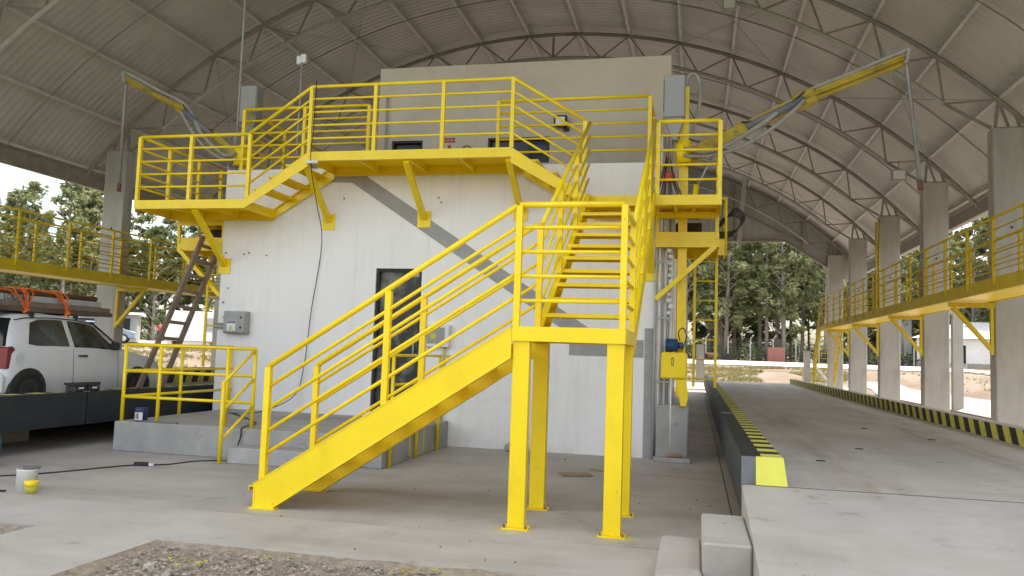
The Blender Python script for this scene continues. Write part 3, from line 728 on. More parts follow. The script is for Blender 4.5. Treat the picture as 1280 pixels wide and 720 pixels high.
# --- platforms along the wall
def platform(t, x0, x1, z, open_x0=False, open_x1=False, hb=.15, gy1=PY1, gr=True):
    zc = z-hb/2
    obj('edge_beam', MB().channel((x0, PY0, zc), (x1, PY0, zc), hb, .05, .012, -1), YEL, t)
    obj('edge_beam', MB().channel((x0, gy1-.02, zc-.02), (x1, gy1-.02, zc-.02), hb+.04, .05, .012, 1), YEL, t)
    obj('edge_beam', MB().box(x0, x0+.012, PY0+.02, gy1-.03, z-hb-.01, z-.005), YEL, t); obj('edge_beam', MB().box(x1-.012, x1, PY0+.02, gy1-.03, z-hb-.01, z-.005), YEL, t)
    k = int((x1-x0)/.9)
    for i in range(1, k+1):
        xx = x0+(x1-x0)*i/(k+1); obj('joist', MB().box(xx-.02, xx+.02, PY0+.02, gy1-.03, z-hb+.01, z-.032), YEL, t)
    grating(t, x0+.014, x1-.014, PY0+.01, gy1-.03, z-.003, 'x')
def brace(t, x, zw, zf, yw=13.095, yf=PY0+.05, w_=.1):
    b = MB().beam((x, yf, zf), (x, yw-.015, zw), w_, .07, up=(0, 0, 1)); obj('brace', b, YEL, t)
    obj('wall_plate', MB().box(x-.12, x+.12, yw-.012, yw, zw-.16, zw+.12), YEL, t)
t = thing('side_platform', 'yellow railed platform at the head of the stairs, right corner of the building', 'platform', (-.6, PY0, PZ))
platform(t, LX0-.02, .33, PZ)
pz = PZ
railing(t, [(LX1+.02, PY0+.03, pz), (.30, PY0+.03, pz)], [(LX1+.02, PY0+.03, pz), (.30, PY0+.03, pz)])
railing(t, [(.30, PY0+.075, pz), (.30, PY1-.05, pz)], [(.30, PY1-.1, pz)])
brace(t, -.72, 2.97, PZ-.16)
# --- front walkway, raised, with small flights at both ends
t = thing('front_walkway', 'long raised yellow walkway across the building front with short flights at both ends', 'walkway', (-4.6, PY0, FZ))
FX0, FX1, SX0, SX1 = -6.30, -2.86, -7.42, LX0
platform(t, FX0, FX1, FZ)
def short_flight(xa, za, xb, zb):
    for y, s in ((PY0, 1), (PY1-.03, -1)):
        b = MB(); dp = .26
        pl = [(xa, za-.15), (xa+ (.10 if za < zb else -.0), za-.15), (xb, zb-dp+.02), (xb, zb), (xa, za)] if xa < xb else None
        b.prism([(xa, za-(.15 if za < zb else dp-.02)), (xb, zb-(.15 if zb < za else dp-.02)), (xb, zb), (xa, za)], 1, y-.006, y+.006)
        for zo in (0,):
            yy0, yy1 = (y-.012, y+.05) if s > 0 else (y-.05, y+.012)
            b.hexa([(xa, yy0, za-.008), (xb, yy0, zb-.008), (xb, yy1, zb-.008), (xa, yy1, za-.008), (xa, yy0, za+.004), (xb, yy0, zb+.004), (xb, yy1, zb+.004), (xa, yy1, za+.004)])
        obj('stringer', b, YEL, t)
    for k in range(1, 4):
        z = za+(zb-za)*k/4; x = xa+(xb-xa)*k/4
        b = MB().box(x-.13, x+.13, PY0+.014, PY0+.018, z-.03, z); b.box(x-.13, x+.13, PY1-.05, PY1-.046, z-.03, z)
        for i in range(9): xx = x-.13+.26*i/8; b.box(xx-.003, xx+.003, PY0+.014, PY1-.046, z-.028, z)
        b.box(x-.132, x-.126, PY0+.014, PY1-.046, z-.045, z+.002).box(x+.126, x+.132, PY0+.014, PY1-.046, z-.045, z+.002)
        for i in range(8): yy = PY0+.1+i*.115; b.box(x-.13, x+.13, yy, yy+.004, z-.016, z-.004)
        obj('tread', b, YEL, t)
short_flight(SX0, PZ, FX0, FZ); short_flight(FX1, FZ, SX1, PZ)
yr = PY0+.03
railing(t, [(SX0+.03, yr, PZ+.03), (FX0, yr, FZ), (FX1, yr, FZ), (SX1-.03, yr, PZ+.05)], [(FX0, yr, FZ), (-5.16, yr, FZ), (-4.0, yr, FZ), (FX1, yr, FZ), (SX1-.05, yr, PZ+.06)], h=1.11)
for x, zw in ((-6.37, 3.80), (-4.60, 3.84), (-2.90, 3.95)): brace(t, x, zw, FZ-.18)
# --- left platform running back past the corner
t = thing('left_platform', 'yellow railed platform overhanging the left corner of the building', 'platform', (-8.4, PY0, PZ))
platform(t, -9.54, SX0+.0, PZ)
b = MB()
grating(t, -9.52, BX0-.06, PY1, 14.6, PZ-.003, 'x')
obj('edge_beam', MB().channel((-9.53, PY1, PZ-.075), (-9.53, 14.6, PZ-.075), .15, .05, .012, -1), YEL, t)
obj('edge_beam', MB().channel((-9.53, 14.6, PZ-.075), (BX0-.01, 14.6, PZ-.075), .15, .05, .012, 1), YEL, t)
railing(t, [(-9.51, yr, PZ), (SX0+.03, yr, PZ)], [(-9.51, yr, PZ), (-8.50, yr, PZ), (SX0+.03, yr, PZ)])
railing(t, [(-9.51, yr+.05, PZ), (-9.51, 14.58, PZ)], [(-9.51, 12.9, PZ), (-9.51, 13.8, PZ), (-9.51, 14.55, PZ)])
brace(t, -8.38, 3.0, PZ-.16)
# --- roof edge guard rails
t = thing('roof_guard_rail', 'yellow guard rail on the roof edge in front of the beige upper block', 'railing', (-2.1, 13.2, 4.75))
railing(t, [(-3.37, 13.2, 4.75), (-.80, 13.2, 4.75)], [(-3.37, 13.2, 4.75), (-.80, 13.2, 4.75)], h=1.14)
railing(t, [(-.80, 13.26, 4.75), (-.80, 14.3, 4.75)], [(-.80, 14.28, 4.75)], h=1.14)
t = thing('roof_guard_rail', 'yellow guard rail on the roof edge left of the beige upper block', 'railing', (-7, 13.2, 4.75))
railing(t, [(-8.22, 13.2, 4.75), (-5.75, 13.2, 4.75)], [(-8.22, 13.2, 4.75), (-7.0, 13.2, 4.75), (-5.75, 13.2, 4.75)], h=1.16)
railing(t, [(-8.22, 13.26, 4.75), (-8.22, 16.3, 4.75)], [(-8.22, 14.7, 4.75), (-8.22, 16.28, 4.75)], h=1.16)
# --- dock railing and its handrail
t = thing('dock_railing', 'yellow three-rail guard around the concrete dock', 'railing', (-7.3, 10.3, .42))
RX0, RX1 = -8.08, -6.0
pts = [(RX0, 10.27, .42), (RX1, 10.27, .42)]
for h, rr in ((1.10, .024), (.72, .022), (.35, .022)):
    obj('top_rail' if h > 1 else 'mid_rail', MB().tube([(RX0, 10.27, .42+h), (RX1, 10.27, .42+h)], rr, 8), YEL, t)
    obj('top_rail' if h > 1 else 'mid_rail', MB().tube([(RX0, 10.31, .42+h), (RX0, 13.05, .42+h)], rr, 8), YEL, t)
for x in (RX0, -7.5, -6.42, RX1): obj('post', MB().tube([(x, 10.27, .42), (x, 10.27, 1.52)], .026, 8), YEL, t)
for y in (11.6, 13.0): obj('post', MB().tube([(RX0, y, .42), (RX0, y, 1.52)], .026, 8), YEL, t)
obj('post', MB().tube([(-6.12, 9.72, 0), (-6.12, 9.72, 1.08)], .028, 8), YEL, t)
for h0, h1 in ((1.50, 1.06), (1.10, .68), (.72, .3)): obj('slanted_rail', MB().tube([(RX1, 10.25, h0), (-6.12, 9.72, h1)], .02, 8), YEL, t)
# right side guard post of the dock, seen through the stairs
t = thing('dock_handrail', 'low yellow handrail at the right edge of the dock behind the staircase', 'railing', (-4.1, 11.5, 0))
for y in (10.35, 11.4, 12.4): obj('post', MB().tube([(-3.98, y, 0.0), (-3.98, y, 1.5)], .026, 8), YEL, t)
for h in (1.5, 1.1, .75): obj('rail', MB().tube([(-3.98, 10.35, h), (-3.98, 12.9, h)], .02, 8), YEL, t)

# ============================================================ side walkways on the columns
def side_walk(sx, label, y0=8.3, y1=36.3):
    xi = XC+sx*9.62; xo = XC+sx*10.5     # inner and outer edge
    t = thing('side_walkway', label, 'walkway', (xi, 20, 3))
    z = 3.2; xa, xb = min(xi, xo), max(xi, xo)
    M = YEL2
    for x, s in ((xi, 1), (xo, -1)):
        b = MB().box(x-.006, x+.006, y0, y1, z-.22, z); q0, q1 = (x, x+sx*.06) if s > 0 else (x-sx*.06, x)
        q0, q1 = min(q0, q1), max(q0, q1)
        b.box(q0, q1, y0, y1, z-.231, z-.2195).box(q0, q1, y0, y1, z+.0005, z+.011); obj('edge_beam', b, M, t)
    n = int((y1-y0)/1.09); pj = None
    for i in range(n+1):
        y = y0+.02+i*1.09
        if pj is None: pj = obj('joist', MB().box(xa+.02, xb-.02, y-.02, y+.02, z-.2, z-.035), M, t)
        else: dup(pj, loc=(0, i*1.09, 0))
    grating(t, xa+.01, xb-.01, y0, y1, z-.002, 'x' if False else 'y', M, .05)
    sp_ = None
    for i in range(20):
        if sp_ is None: sp_ = obj('soffit_plate', MB().box(xa+.07, xb-.07, y0+.01, y0+1.38, z-.222, z-.214), YEL, t)
        else: dup(sp_, loc=(0, i*1.40, 0))
    h = 1.06
    for x in (xi-sx*.02, xo+sx*.02):
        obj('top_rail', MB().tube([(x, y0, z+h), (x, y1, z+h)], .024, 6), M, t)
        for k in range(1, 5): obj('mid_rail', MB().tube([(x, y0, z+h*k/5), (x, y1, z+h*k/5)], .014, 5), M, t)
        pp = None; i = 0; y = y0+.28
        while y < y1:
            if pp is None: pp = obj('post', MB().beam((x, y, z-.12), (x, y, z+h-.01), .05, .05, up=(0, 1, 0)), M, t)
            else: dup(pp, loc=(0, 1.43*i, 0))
            i += 1; y = y0+.28+1.43*i
    for yc in CY:
        if not (y0 < yc < y1+2): continue
        y = yc-.05; xw = XC+sx*10.55
        obj('column_channel', MB().channel((xw-sx*.045, y+.06, 1.88), (xw-sx*.045, y+.06, z-.24), .08, .05, .01, 1, up=(0, 1, 0)), M, t)
        obj('bracket_arm', MB().beam((xi+sx*.05, y+.06, z-.29), (xw-sx*.01, y+.06, z-.29), .08, .1), M, t)
        obj('bracket_brace', MB().beam((xi+sx*.12, y+.06, z-.34), (xw-sx*.06, y+.06, 1.97), .08, .09, up=(0, 1, 0)), M, t)
    # steep stair down at the far end
    for x in (xi, xo):
        obj('stair_stringer', MB().beam((x, y1+.02, z-.1), (x, y1+2.1, .62), .05, .2, up=(0, 0, 1)), M, t)
        obj('stair_rail', MB().tube([(x, y1, z+1.05), (x, y1+2.1, 1.65), (x, y1+2.1, .7)], .024, 6), M, t)
        obj('stair_rail', MB().tube([(x, y1, z+.5), (x, y1+2.1, 1.15)], .018, 6), M, t)
    for k in range(1, 11):
        f = k/11; yy = y1+2.1*f; zz = z+(.62-z)*f; obj('tread', MB().box(xa+.03, xb-.03, yy-.1, yy+.1, zz-.03, zz), M, t)
    return t
side_walk(1, 'long yellow elevated walkway bracketed to the right-hand concrete columns')
side_walk(-1, 'long yellow elevated walkway bracketed to the left-hand columns above the car')
t = thing('column_ladder', 'narrow yellow ladder climbing the third nearest right column', 'ladder', (5.95, 29.3, 3.2))
for y in (28.95, 29.45): obj('stile', MB().tube([(5.93, y, 3.2), (5.93, y, 6.45)], .03, 6), YEL2, t)
for k in range(10): obj('rung', MB().tube([(5.93, 28.95, 3.5+k*.3), (5.93, 29.45, 3.5+k*.3)], .014, 5), YEL2, t)
# ============================================================ probe masts, side ladders
def catenary(p, q, sag, n=12):
    p, q = Vector(p), Vector(q); return [p.lerp(q, i/n)-Vector((0, 0, sag*4*(i/n)*(1-i/n))) for i in range(n+1)]
def probe(label, base, y, joint, tip, pipe_b, mx, box_x, box_z, top):
    t = thing('sampling_probe', label, 'probe arm', (mx, y, .86))
    s = 1 if tip[0] > base[0] else -1; q = 1 if s > 0 else .68
    b = MB().box(mx-.07, mx+.07, y-.06, y-.052, 1.0, top).box(mx-.07, mx-.062, y-.052, y+.1, 1.0, top).box(mx+.062, mx+.07, y-.052, y+.1, 1.0, top)
    obj('mast', b, YEL, t)
    obj('rail', MB().box(mx-.02, mx+.02, y-.075, y-.0605, 1.0, top), YEL, t)
    A = Vector((base[0], y-.1, base[1])); J = Vector((joint[0], y-.25, joint[1])); T = Vector((tip[0], y-.4, tip[1]))
    obj('pivot', MB().cyl((mx, y-.12, base[1]-.15), (mx, y-.12, base[1]+.2), .13, 14), YEL, t)
    obj('pivot_bracket', MB().beam((mx, y-.12, base[1]-.1), A.lerp(J, .18), .12, .22), YELD, t)
    obj('lower_arm', MB().beam(A, J.lerp(T, .04), .15*q, .17*q), YELD, t)
    obj('arm_tube', MB().cyl(A.lerp(J, .5)+Vector((0, -.09, -.02)), J+Vector((0, -.09, -.02)), .065, 10), STEELG, t)
    obj('knuckle', MB().beam(J+(A-J).normalized()*.16, J+(T-J).normalized()*.2, .20*q, .24*q), YELD, t, bevel=.03)
    obj('knuckle', MB().beam(A.lerp(J, .42)-Vector((0, 0, .0)), A.lerp(J, .52), .18*q, .22*q), YELD, t, bevel=.03)
    obj('upper_arm', MB().beam(J, T, .11*q, .15*q), YELD, t)
    obj('slide_tube', MB().cyl(J+Vector((0, -.09, .0)), T+Vector((0, -.09, 0)), .03, 8), YELD, t)
    obj('ram', MB().cyl((mx+s*.2, y-.13, base[1]-.55), A.lerp(J, .25)-Vector((0, 0, .05)), .016, 8), ALU, t)
    obj('ram_body', MB().cyl((mx+s*.16, y-.13, base[1]-.95), (mx+s*.2, y-.13, base[1]-.5), .045, 10), YEL, t)
    P0 = T+Vector((0, -.02, .02)); P1 = Vector((pipe_b[0], T.y-.05, pipe_b[1]))
    obj('probe_pipe', MB().tube([P0, P0.lerp(P1, .03)+Vector((s*.02, 0, 0)), P1], .03, 10), PIPEG, t)
    obj('probe_tip', MB().cyl(P1+(P0-P1)*.0, P1+(P1-P0).normalized()*.15, .04, 10), RUST, t)
    up = Vector((0, 0, .13))
    obj('hose', MB().tube(smooth([P0+Vector((0, -.05, -.1)), P0+Vector((s*.05, -.05, .1)), T+(J-T)*.06+up, T.lerp(J, .5)+up*.9, J+up*.8, J.lerp(A, .4)+Vector((0, -.2, -.12)), J.lerp(A, .8)+Vector((0, -.2, -.16)), Vector((mx, y-.3, base[1]+.05))]), .035, 8), HOSE, t)
    obj('hose', MB().tube([tuple(v) for v in catenary(J+Vector((0, -.16, -.05)), (mx, y-.25, base[1]-.05), .28)], .03, 8), HOSE, t)
    obj('hose', MB().tube([tuple(v) for v in catenary(J+Vector((0, -.12, .1)), A.lerp(J, .45)+Vector((0, -.12, .1)), .12)], .012, 6), BLACK, t)
    obj('hose', MB().tube(smooth([(mx, y+.02, top-.1), (mx+s*.06, y, top+.2), (mx+s*.2, y, top+.16), (mx+s*.24, y, top-.2), (mx+s*.12, y, top-.8)]), .03, 8), HOSE, t)
    obj('hose', MB().tube(smooth([(mx-s*.12, y, box_z[0]-.2), (mx-s*.2, y-.1, base[1]+.1), (mx-s*.16, y-.1, base[1]-.4), (mx-s*.05, y-.05, base[1]-.6)]), .03, 8), HOSE, t)
    return t
probe('yellow sampling probe arm reaching right over the weighbridge from its mast', (-.12, 4.84), 13.1, (1.55, 5.62), (2.95, 6.13), (3.14, 4.30), -.24, None, (5.43, 6.2), 5.97)
probe('yellow sampling probe arm reaching left under the dark roof', (-8.3, 5.02), 13.4, (-9.42, 5.90), (-10.62, 6.50), (-10.6, 4.5), -8.30, None, (5.7, 6.4), 5.3)
def cabinet(x0, x1, y0, y1, z0, z1, label):
    t = thing('control_cabinet', label, 'electrical cabinet', ((x0+x1)/2, y0, z0))
    obj('body', MB().box(x0, x1, y0, y1, z0, z1), EBOX, t, bevel=.01)
    obj('door', MB().box(x0+.015, x1-.015, y0-.016, y0-.001, z0+.015, z1-.015), EBOX, t)
    b = MB(); b.prism([(x0+.02, z0-.002), (x1-.02, z0-.002), (x1-.12, z0-.35), (x0+.16, z0-.35)], 1, y0+.02, y1-.02); obj('cable_hopper', b, EBOX, t)
    obj('hinge', MB().cyl((x0+.008, y0-.02, z0+.1), (x0+.008, y0-.02, z1-.1), .008, 6), STEELG, t)
cabinet(-.57, -.23, 12.75, 13.0, 5.38, 6.07, 'grey electrical cabinet on the right mast beside the upper block')
cabinet(-8.44, -8.09, 13.35, 13.6, 5.72, 6.42, 'grey electrical cabinet high at the left mast behind the rails')
# cable bundle and motor unit on the right platform
t = thing('cable_bundle', 'bundle of brown and black cables hanging below the right cabinet', 'cables', (-.5, 12.9, 4.2))
for i in range(20):
    a = random.uniform(-.5, .5); x = -.48+.10*a
    obj('cable', MB().tube(smooth([(-.47+.02*a, 12.86, 5.1), (x, 12.8+.05*a, 4.75), (-.48+.3*a, 12.82+.1*random.random(), 4.4), (-.48+.62*a, 12.84, 4.03)], 4), .008, 5), [BLACK, RUST, CARD, HOSE][i % 4], t)
obj('terminal', MB().box(-.52, -.40, 12.76, 12.9, 4.36, 4.52), RED, t, bevel=.02)
t = thing('winch_unit', 'yellow gearbox winch with blue motor on the right mast above the pedestal', 'winch', (-.33, 12.9, .9))
obj('casing', MB().box(-.53, -.13, 12.78, 13.0, 1.27, 1.68), YEL, t, bevel=.025)
mo = obj('motor', MB().cyl((-.47, 12.9, 1.79), (-.28, 12.9, 1.79), .10, 16), BLUE, t)
for i in range(6): obj('fin', MB().cyl((-.45+i*.03, 12.9, 1.79), (-.443+i*.03, 12.9, 1.79), .112, 16), BLUE, mo, org=ORG[t.name])
obj('coupling', MB().cyl((-.28, 12.9, 1.79), (-.2, 12.9, 1.79), .05, 12), BLUE, t)
obj('cable_loop', MB().tube(smooth([(-.22, 12.86, 1.7), (-.15, 12.84, 1.92), (-.2, 12.84, 2.06), (-.27, 12.84, 2.0), (-.25, 12.85, 1.86)]), .009, 6), BLACK, t)
obj('chute', MB().prism([(-.3, 1.265), (-.14, 1.265), (-.11, 1.0), (-.14, .86), (-.22, .86), (-.25, 1.0), (-.28, 1.1)], 1, 12.8, 12.97), YEL, t)
obj('hanging_rod', MB().cyl((-.37, 12.74, .2), (-.37, 12.74, 1.3), .012, 6), WHITE, t)
obj('marking', MB().box(-.37, -.335, 12.772, 12.779, 1.48, 1.60), BLACK, t); obj('marking', MB().box(-.362, -.343, 12.768, 12.7715, 1.495, 1.585), YEL, t)
t = thing('mast_pedestal', 'rough concrete pedestal under the yellow mast', 'pedestal', (-.33, 13.0, 0))
obj('block', MB().box(-.58, -.10, 12.92, 13.5, .0, .86), DOCKC, t, bevel=.02)
obj('kerb', MB().box(-.62, -.06, 12.72, 12.915, 0, .07), DOCKC, t, bevel=.01)
obj('grout', MB().box(-.42, -.2, 12.8, 12.9, .07, .12), CARD, t, bevel=.02)
# conduits on the corner
t = thing('conduit_run', 'pale vertical conduits running up the right corner of the building', 'conduits', (-.6, 13.0, 0))
for i, (dx, dy, rr, zt_) in enumerate(((0.012, -.06, .022, 4.7), (.07, -.03, .018, 5.2), (.115, .02, .018, 5.2), (.16, .05, .02, 5.0), (.21, .09, .02, 4.9), (.26, .12, .03, 4.2))):
    obj('conduit', MB().tube([(-.655+dx, 13.06+dy, 0.0), (-.655+dx+.01*math.sin(i), 13.06+dy, 1.6), (-.655+dx, 13.06+dy, 3.0), (-.655+dx, 13.06+dy, zt_)], rr, 8), CONDUIT if i % 2 == 0 else WHITE, t)
for z in (1.2, 2.2, 3.1): obj('clamp', MB().box(-.66, -.4, 12.985, 12.995, z, z+.03), CONDUIT, t)
b = MB()
for k in range(12): 
    z = 2.2+k*.1; g = bmesh.ops.create_icosphere(b.b, subdivisions=1, radius=random.uniform(.03, .06), matrix=Matrix.Translation((-.42+random.uniform(-.03, .04), 13.03, z)))
obj('cable_wrap', b, WHITE, t)
# lower service platforms with ladders
def service(sx, label, z, yf, y1, xw):
    x0, x1 = sorted((xw, xw+sx*.98)); t = thing('service_platform', label, 'platform', ((x0+x1)/2, yf, z))
    obj('edge_beam', MB().channel((x0, yf, z-.11), (x1, yf, z-.11), .24, .06, .012, -1), YEL, t)
    obj('edge_beam', MB().channel((x0, y1, z-.11), (x1, y1, z-.11), .24, .06, .012, 1), YEL, t)
    xo = xw+sx*.98; obj('edge_beam', MB().box(xo-.006, xo+.006, yf+.02, y1-.02, z-.22, z), YEL, t)
    obj('edge_beam', MB().box(xw+sx*.012-.006, xw+sx*.012+.006, yf+.02, y1-.02, z-.22, z), YEL, t)
    grating(t, x0+.02, x1-.02, yf+.01, y1-.01, z-.003, 'x')
    for zz in (.28,): obj('rail', MB().box(x0, x1, yf-.02, yf+.02, z+zz-.045, z+zz+.045), YEL, t)
    for x in (x0+.03, x1-.03): obj('post', MB().beam((x, yf, z-.1), (x, yf, z+.42), .05, .05, up=(0, 1, 0)), YEL, t)
    obj('brace', MB().beam((xo-sx*.06, yf+.02, z-.22), (xw+sx*.02, yf+.02, z-1.06), .07, .12, up=(0, 1, 0)), YEL, t)
    # guard frame on the outer side
    xg = xo+sx*.14
    obj('guard_frame', MB().tube([(xg, y1-.5, z-.2), (xg, y1-.5, z+.75), (xo-sx*.02, y1-.5, z+.75)], .022, 6), YEL, t)
    obj('guard_frame', MB().tube([(xg, y1+.2, z-.2), (xg, y1+.2, z+.75), (xg, y1-.5, z+.75)], .022, 6), YEL, t)
    obj('guard_plate', MB().box(min(xo+sx*.01, xg), max(xo+sx*.01, xg), y1-.51, y1-.5, z-.22, z+.05), YEL, t)
    obj('hydraulic_unit', MB().box(xw+sx*.3, xw+sx*.72, yf+.5, yf+.8, z+.02, z+.24), BLACK, t, bevel=.02)
    obj('hydraulic_unit', MB().box(xw+sx*.28, xw+sx*.7, yf+.5, yf+.8, z+.34, z+.44), BLACK, t, bevel=.02)
    ld = thing('service_ladder', ('yellow vertical ladder hanging below the right service platform' if sx > 0 else 'thin yellow ladder beside the left corner of the building'), 'ladder', (xo, y1, 1.1))
    xl0, xl1 = xo-sx*.36, xo-sx*.0
    for x in (xl0, xl1): obj('stile', MB().beam((x, y1-.3, 1.12), (x, y1-.3, z-.2), .045, .03, up=(0, 1, 0)), YEL, ld)
    k = 0; zz = 1.25
    while zz < z-.3: obj('rung', MB().tube([(xl0, y1-.3, zz), (xl1, y1-.3, zz)], .014, 6), YEL, ld); zz += .335
service(1, 'small yellow service platform bracketed beneath the right corner platform', 3.57, 12.93, 14.5, BX1)
service(-1, 'small yellow service platform bracketed beneath the left corner platform', 3.50, 13.16, 14.5, BX0)
t = thing('hose_coil', 'black coiled hoses hanging beside the right service platform', 'hose', (.6, 14, 3.9))
for i in range(4): obj('hose', MB().tube(smooth([(.34, 14.1, 3.66+.03*i), (.55+.02*i, 14.0, 3.68+.03*i), (.70+.02*i, 13.95, 3.9+.03*i), (.6, 14.0, 4.02+.04*i), (.40, 14.1, 3.98-.03*i), (.36, 14.1, 3.85)]), .014, 6), BLACK, t)

# ============================================================ wall fixtures
y = BY0
t = thing('junction_box', 'grey switch box with DANGER label at the left end of the white wall', 'junction box', (-8.03, y, 1.76))
obj('body', MB().box(-8.26, -7.80, y-.13, y-.004, 1.76, 2.16), CREAM, t, bevel=.015)
obj('lid', MB().box(-8.24, -7.82, y-.15, y-.131, 1.78, 2.14), CREAM, t, bevel=.008)
for z in (1.87, 2.05): obj('latch', MB().cyl((-7.9, y-.165, z), (-7.9, y-.149, z), .018, 10), BLACK, t)
obj('label_plate', MB().box(-8.17, -8.0, y-.155, y-.1505, 1.81, 2.0), WHITE, t); obj('label_band', MB().box(-8.16, -8.01, y-.1585, y-.1555, 1.945, 1.99), NAVY, t)
b = MB(); b.prism([(-8.13, 1.83), (-8.04, 1.83), (-8.085, 1.91)], 1, y-.158, y-.1555); obj('warning_triangle', b, STRY, t)
for z in (1.87, 1.93): obj('conduit', MB().tube([(-8.26, y-.07, z), (-8.47, y-.07, z), (-8.47, y+.3, z)], .016, 6), EBOX, t)
def text(name, s, size, loc, rot, m, parent):
    c = bpy.data.curves.new(name, 'FONT'); c.body = s; c.size = size; c.extrude = .0015; c.align_x = 'CENTER'; c.align_y = 'CENTER'
    o = bpy.data.objects.new('tmp', c); COL.objects.link(o)
    me = bpy.data.meshes.new_from_object(o.evaluated_get(bpy.context.evaluated_depsgraph_get())); bpy.data.objects.remove(o)
    me.materials.clear(); me.materials.append(m)
    n = bpy.data.objects.new(name, me); COL.objects.link(n)
    n.location = Vector(loc)-(ORG[parent.name] if parent else Vector((0, 0, 0))); n.rotation_euler = rot
    if parent: n.parent = parent
    return n
text('lettering', 'PERIGO', .036, (-8.085, y-.1605, 1.967), (R(90), 0, 0), WHITE, t)
t = thing('meter_box', 'white framed glass meter box on the wall right of the door', 'meter box', (-4.27, y, 1.65))
obj('body', MB().box(-4.50, -4.04, y-.10, y-.004, 1.64, 2.02), WHITE, t, bevel=.01)
obj('window', MB().box(-4.44, -4.12, y-.108, y-.101, 1.70, 1.97), EBOX, t)
obj('meter', MB().box(-4.36, -4.26, y-.115, y-.1085, 1.78, 1.86), STRY, t)
obj('conduit', MB().cyl((-4.14, y-.04, .42), (-4.14, y-.04, 1.64), .02, 8), STRY, t)
t = thing('safety_sign', 'tiny green sign on the white wall under the landing', 'sign', (-2.4, y, 1.4))
obj('plate', MB().box(-2.44, -2.33, y-.009, y-.004, 1.30, 1.43), WHITE, t); obj('symbol', MB().box(-2.425, -2.345, y-.0115, y-.0095, 1.33, 1.415), GREEN, t)
obj('arrow', MB().prism([(-2.41, 1.33), (-2.36, 1.33), (-2.385, 1.28)], 1, y-.0115, y-.0095), GREEN, t)
t = thing('wall_floodlight', 'small black square floodlight on the beige upper wall', 'floodlight', (-2.5, UY0, 5.85))
obj('housing', MB().box(-2.62, -2.38, UY0-.14, UY0-.06, 5.76, 5.97), BLACK, t, bevel=.01); obj('lens', MB().box(-2.585, -2.415, UY0-.146, UY0-.141, 5.795, 5.935), WHITE, t)
obj('arm', MB().box(-2.45, -2.35, UY0-.06, UY0, 5.7, 5.76), BLACK, t)
t = thing('fire_sign', 'small red safety signs on the beige wall above the walkway', 'sign', (-4.6, UY0, 5.5))
for i in range(2):
    for j in range(3): obj('red_mark', MB().box(-4.75+j*.075, -4.69+j*.075, UY0-.008, UY0, 5.56+i*.055-.02, 5.60+i*.055-.02), RED, t)
obj('extinguisher_mark', MB().box(-4.68, -4.62, UY0-.008, UY0, 5.37, 5.49), RED, t)
ring = MB().tube([(-4.30+.1*math.cos(a/16*6.283), UY0-.008, 5.37+.1*math.sin(a/16*6.283)) for a in range(17)], .01, 6); obj('ring_mark', ring, RUST, t)
t = thing('drain_pipe', 'grey vertical pipe beside the left edge of the upper block', 'pipe', (-5.95, UY0-.06, 4.4))
obj('pipe', MB().cyl((-5.93, UY0-.06, 4.45), (-5.93, UY0-.06, 6.5), .02, 8), GREYP, t)
t = thing('wall_cable', 'thin black cable hanging from the walkway down the white wall', 'cable', (-6.6, 13, .5))
obj('cable', MB().tube(smooth([(-6.18, 11.98, 5.95), (-6.2, 12.0, 5.2), (-6.22, 12.0, 4.6), (-6.28, 12.4, 4.0), (-6.45, 13.02, 3.4), (-6.6, 13.05, 2.2), (-6.68, 13.04, 1.2), (-6.8, 12.95, .7), (-7.2, 12.5, .44), (-7.6, 12.2, .43)]), .007, 6), BLACK, t)
obj('clip', MB().box(-6.3, -6.1, 11.99, 12.03, 4.58, 4.62), WHITE, t)
def pole(x, y_, z0, z1, label, head):
    t = thing('antenna_pole', label, 'pole', (x, y_, z0))
    obj('pole', MB().cyl((x, y_, z0), (x, y_, z1), .018, 8), CONDUIT, t)
    if head:
        obj('box', MB().box(x-.10, x-.012, y_-.03, y_+.05, z1-.09, z1+.07), WHITE, t, bevel=.01); obj('box', MB().box(x+.0, x+.10, y_-.06, y_+.02, z1-.08, z1+.09), WHITE, t, bevel=.01)
pole(-7.18, 13.3, 4.45, 6.85, 'thin pale pole topped by two small white boxes', True)
pole(-8.44, 13.32, 4.4, 10.6, 'tall thin bare pole rising from the left roof corner to the vault', False)
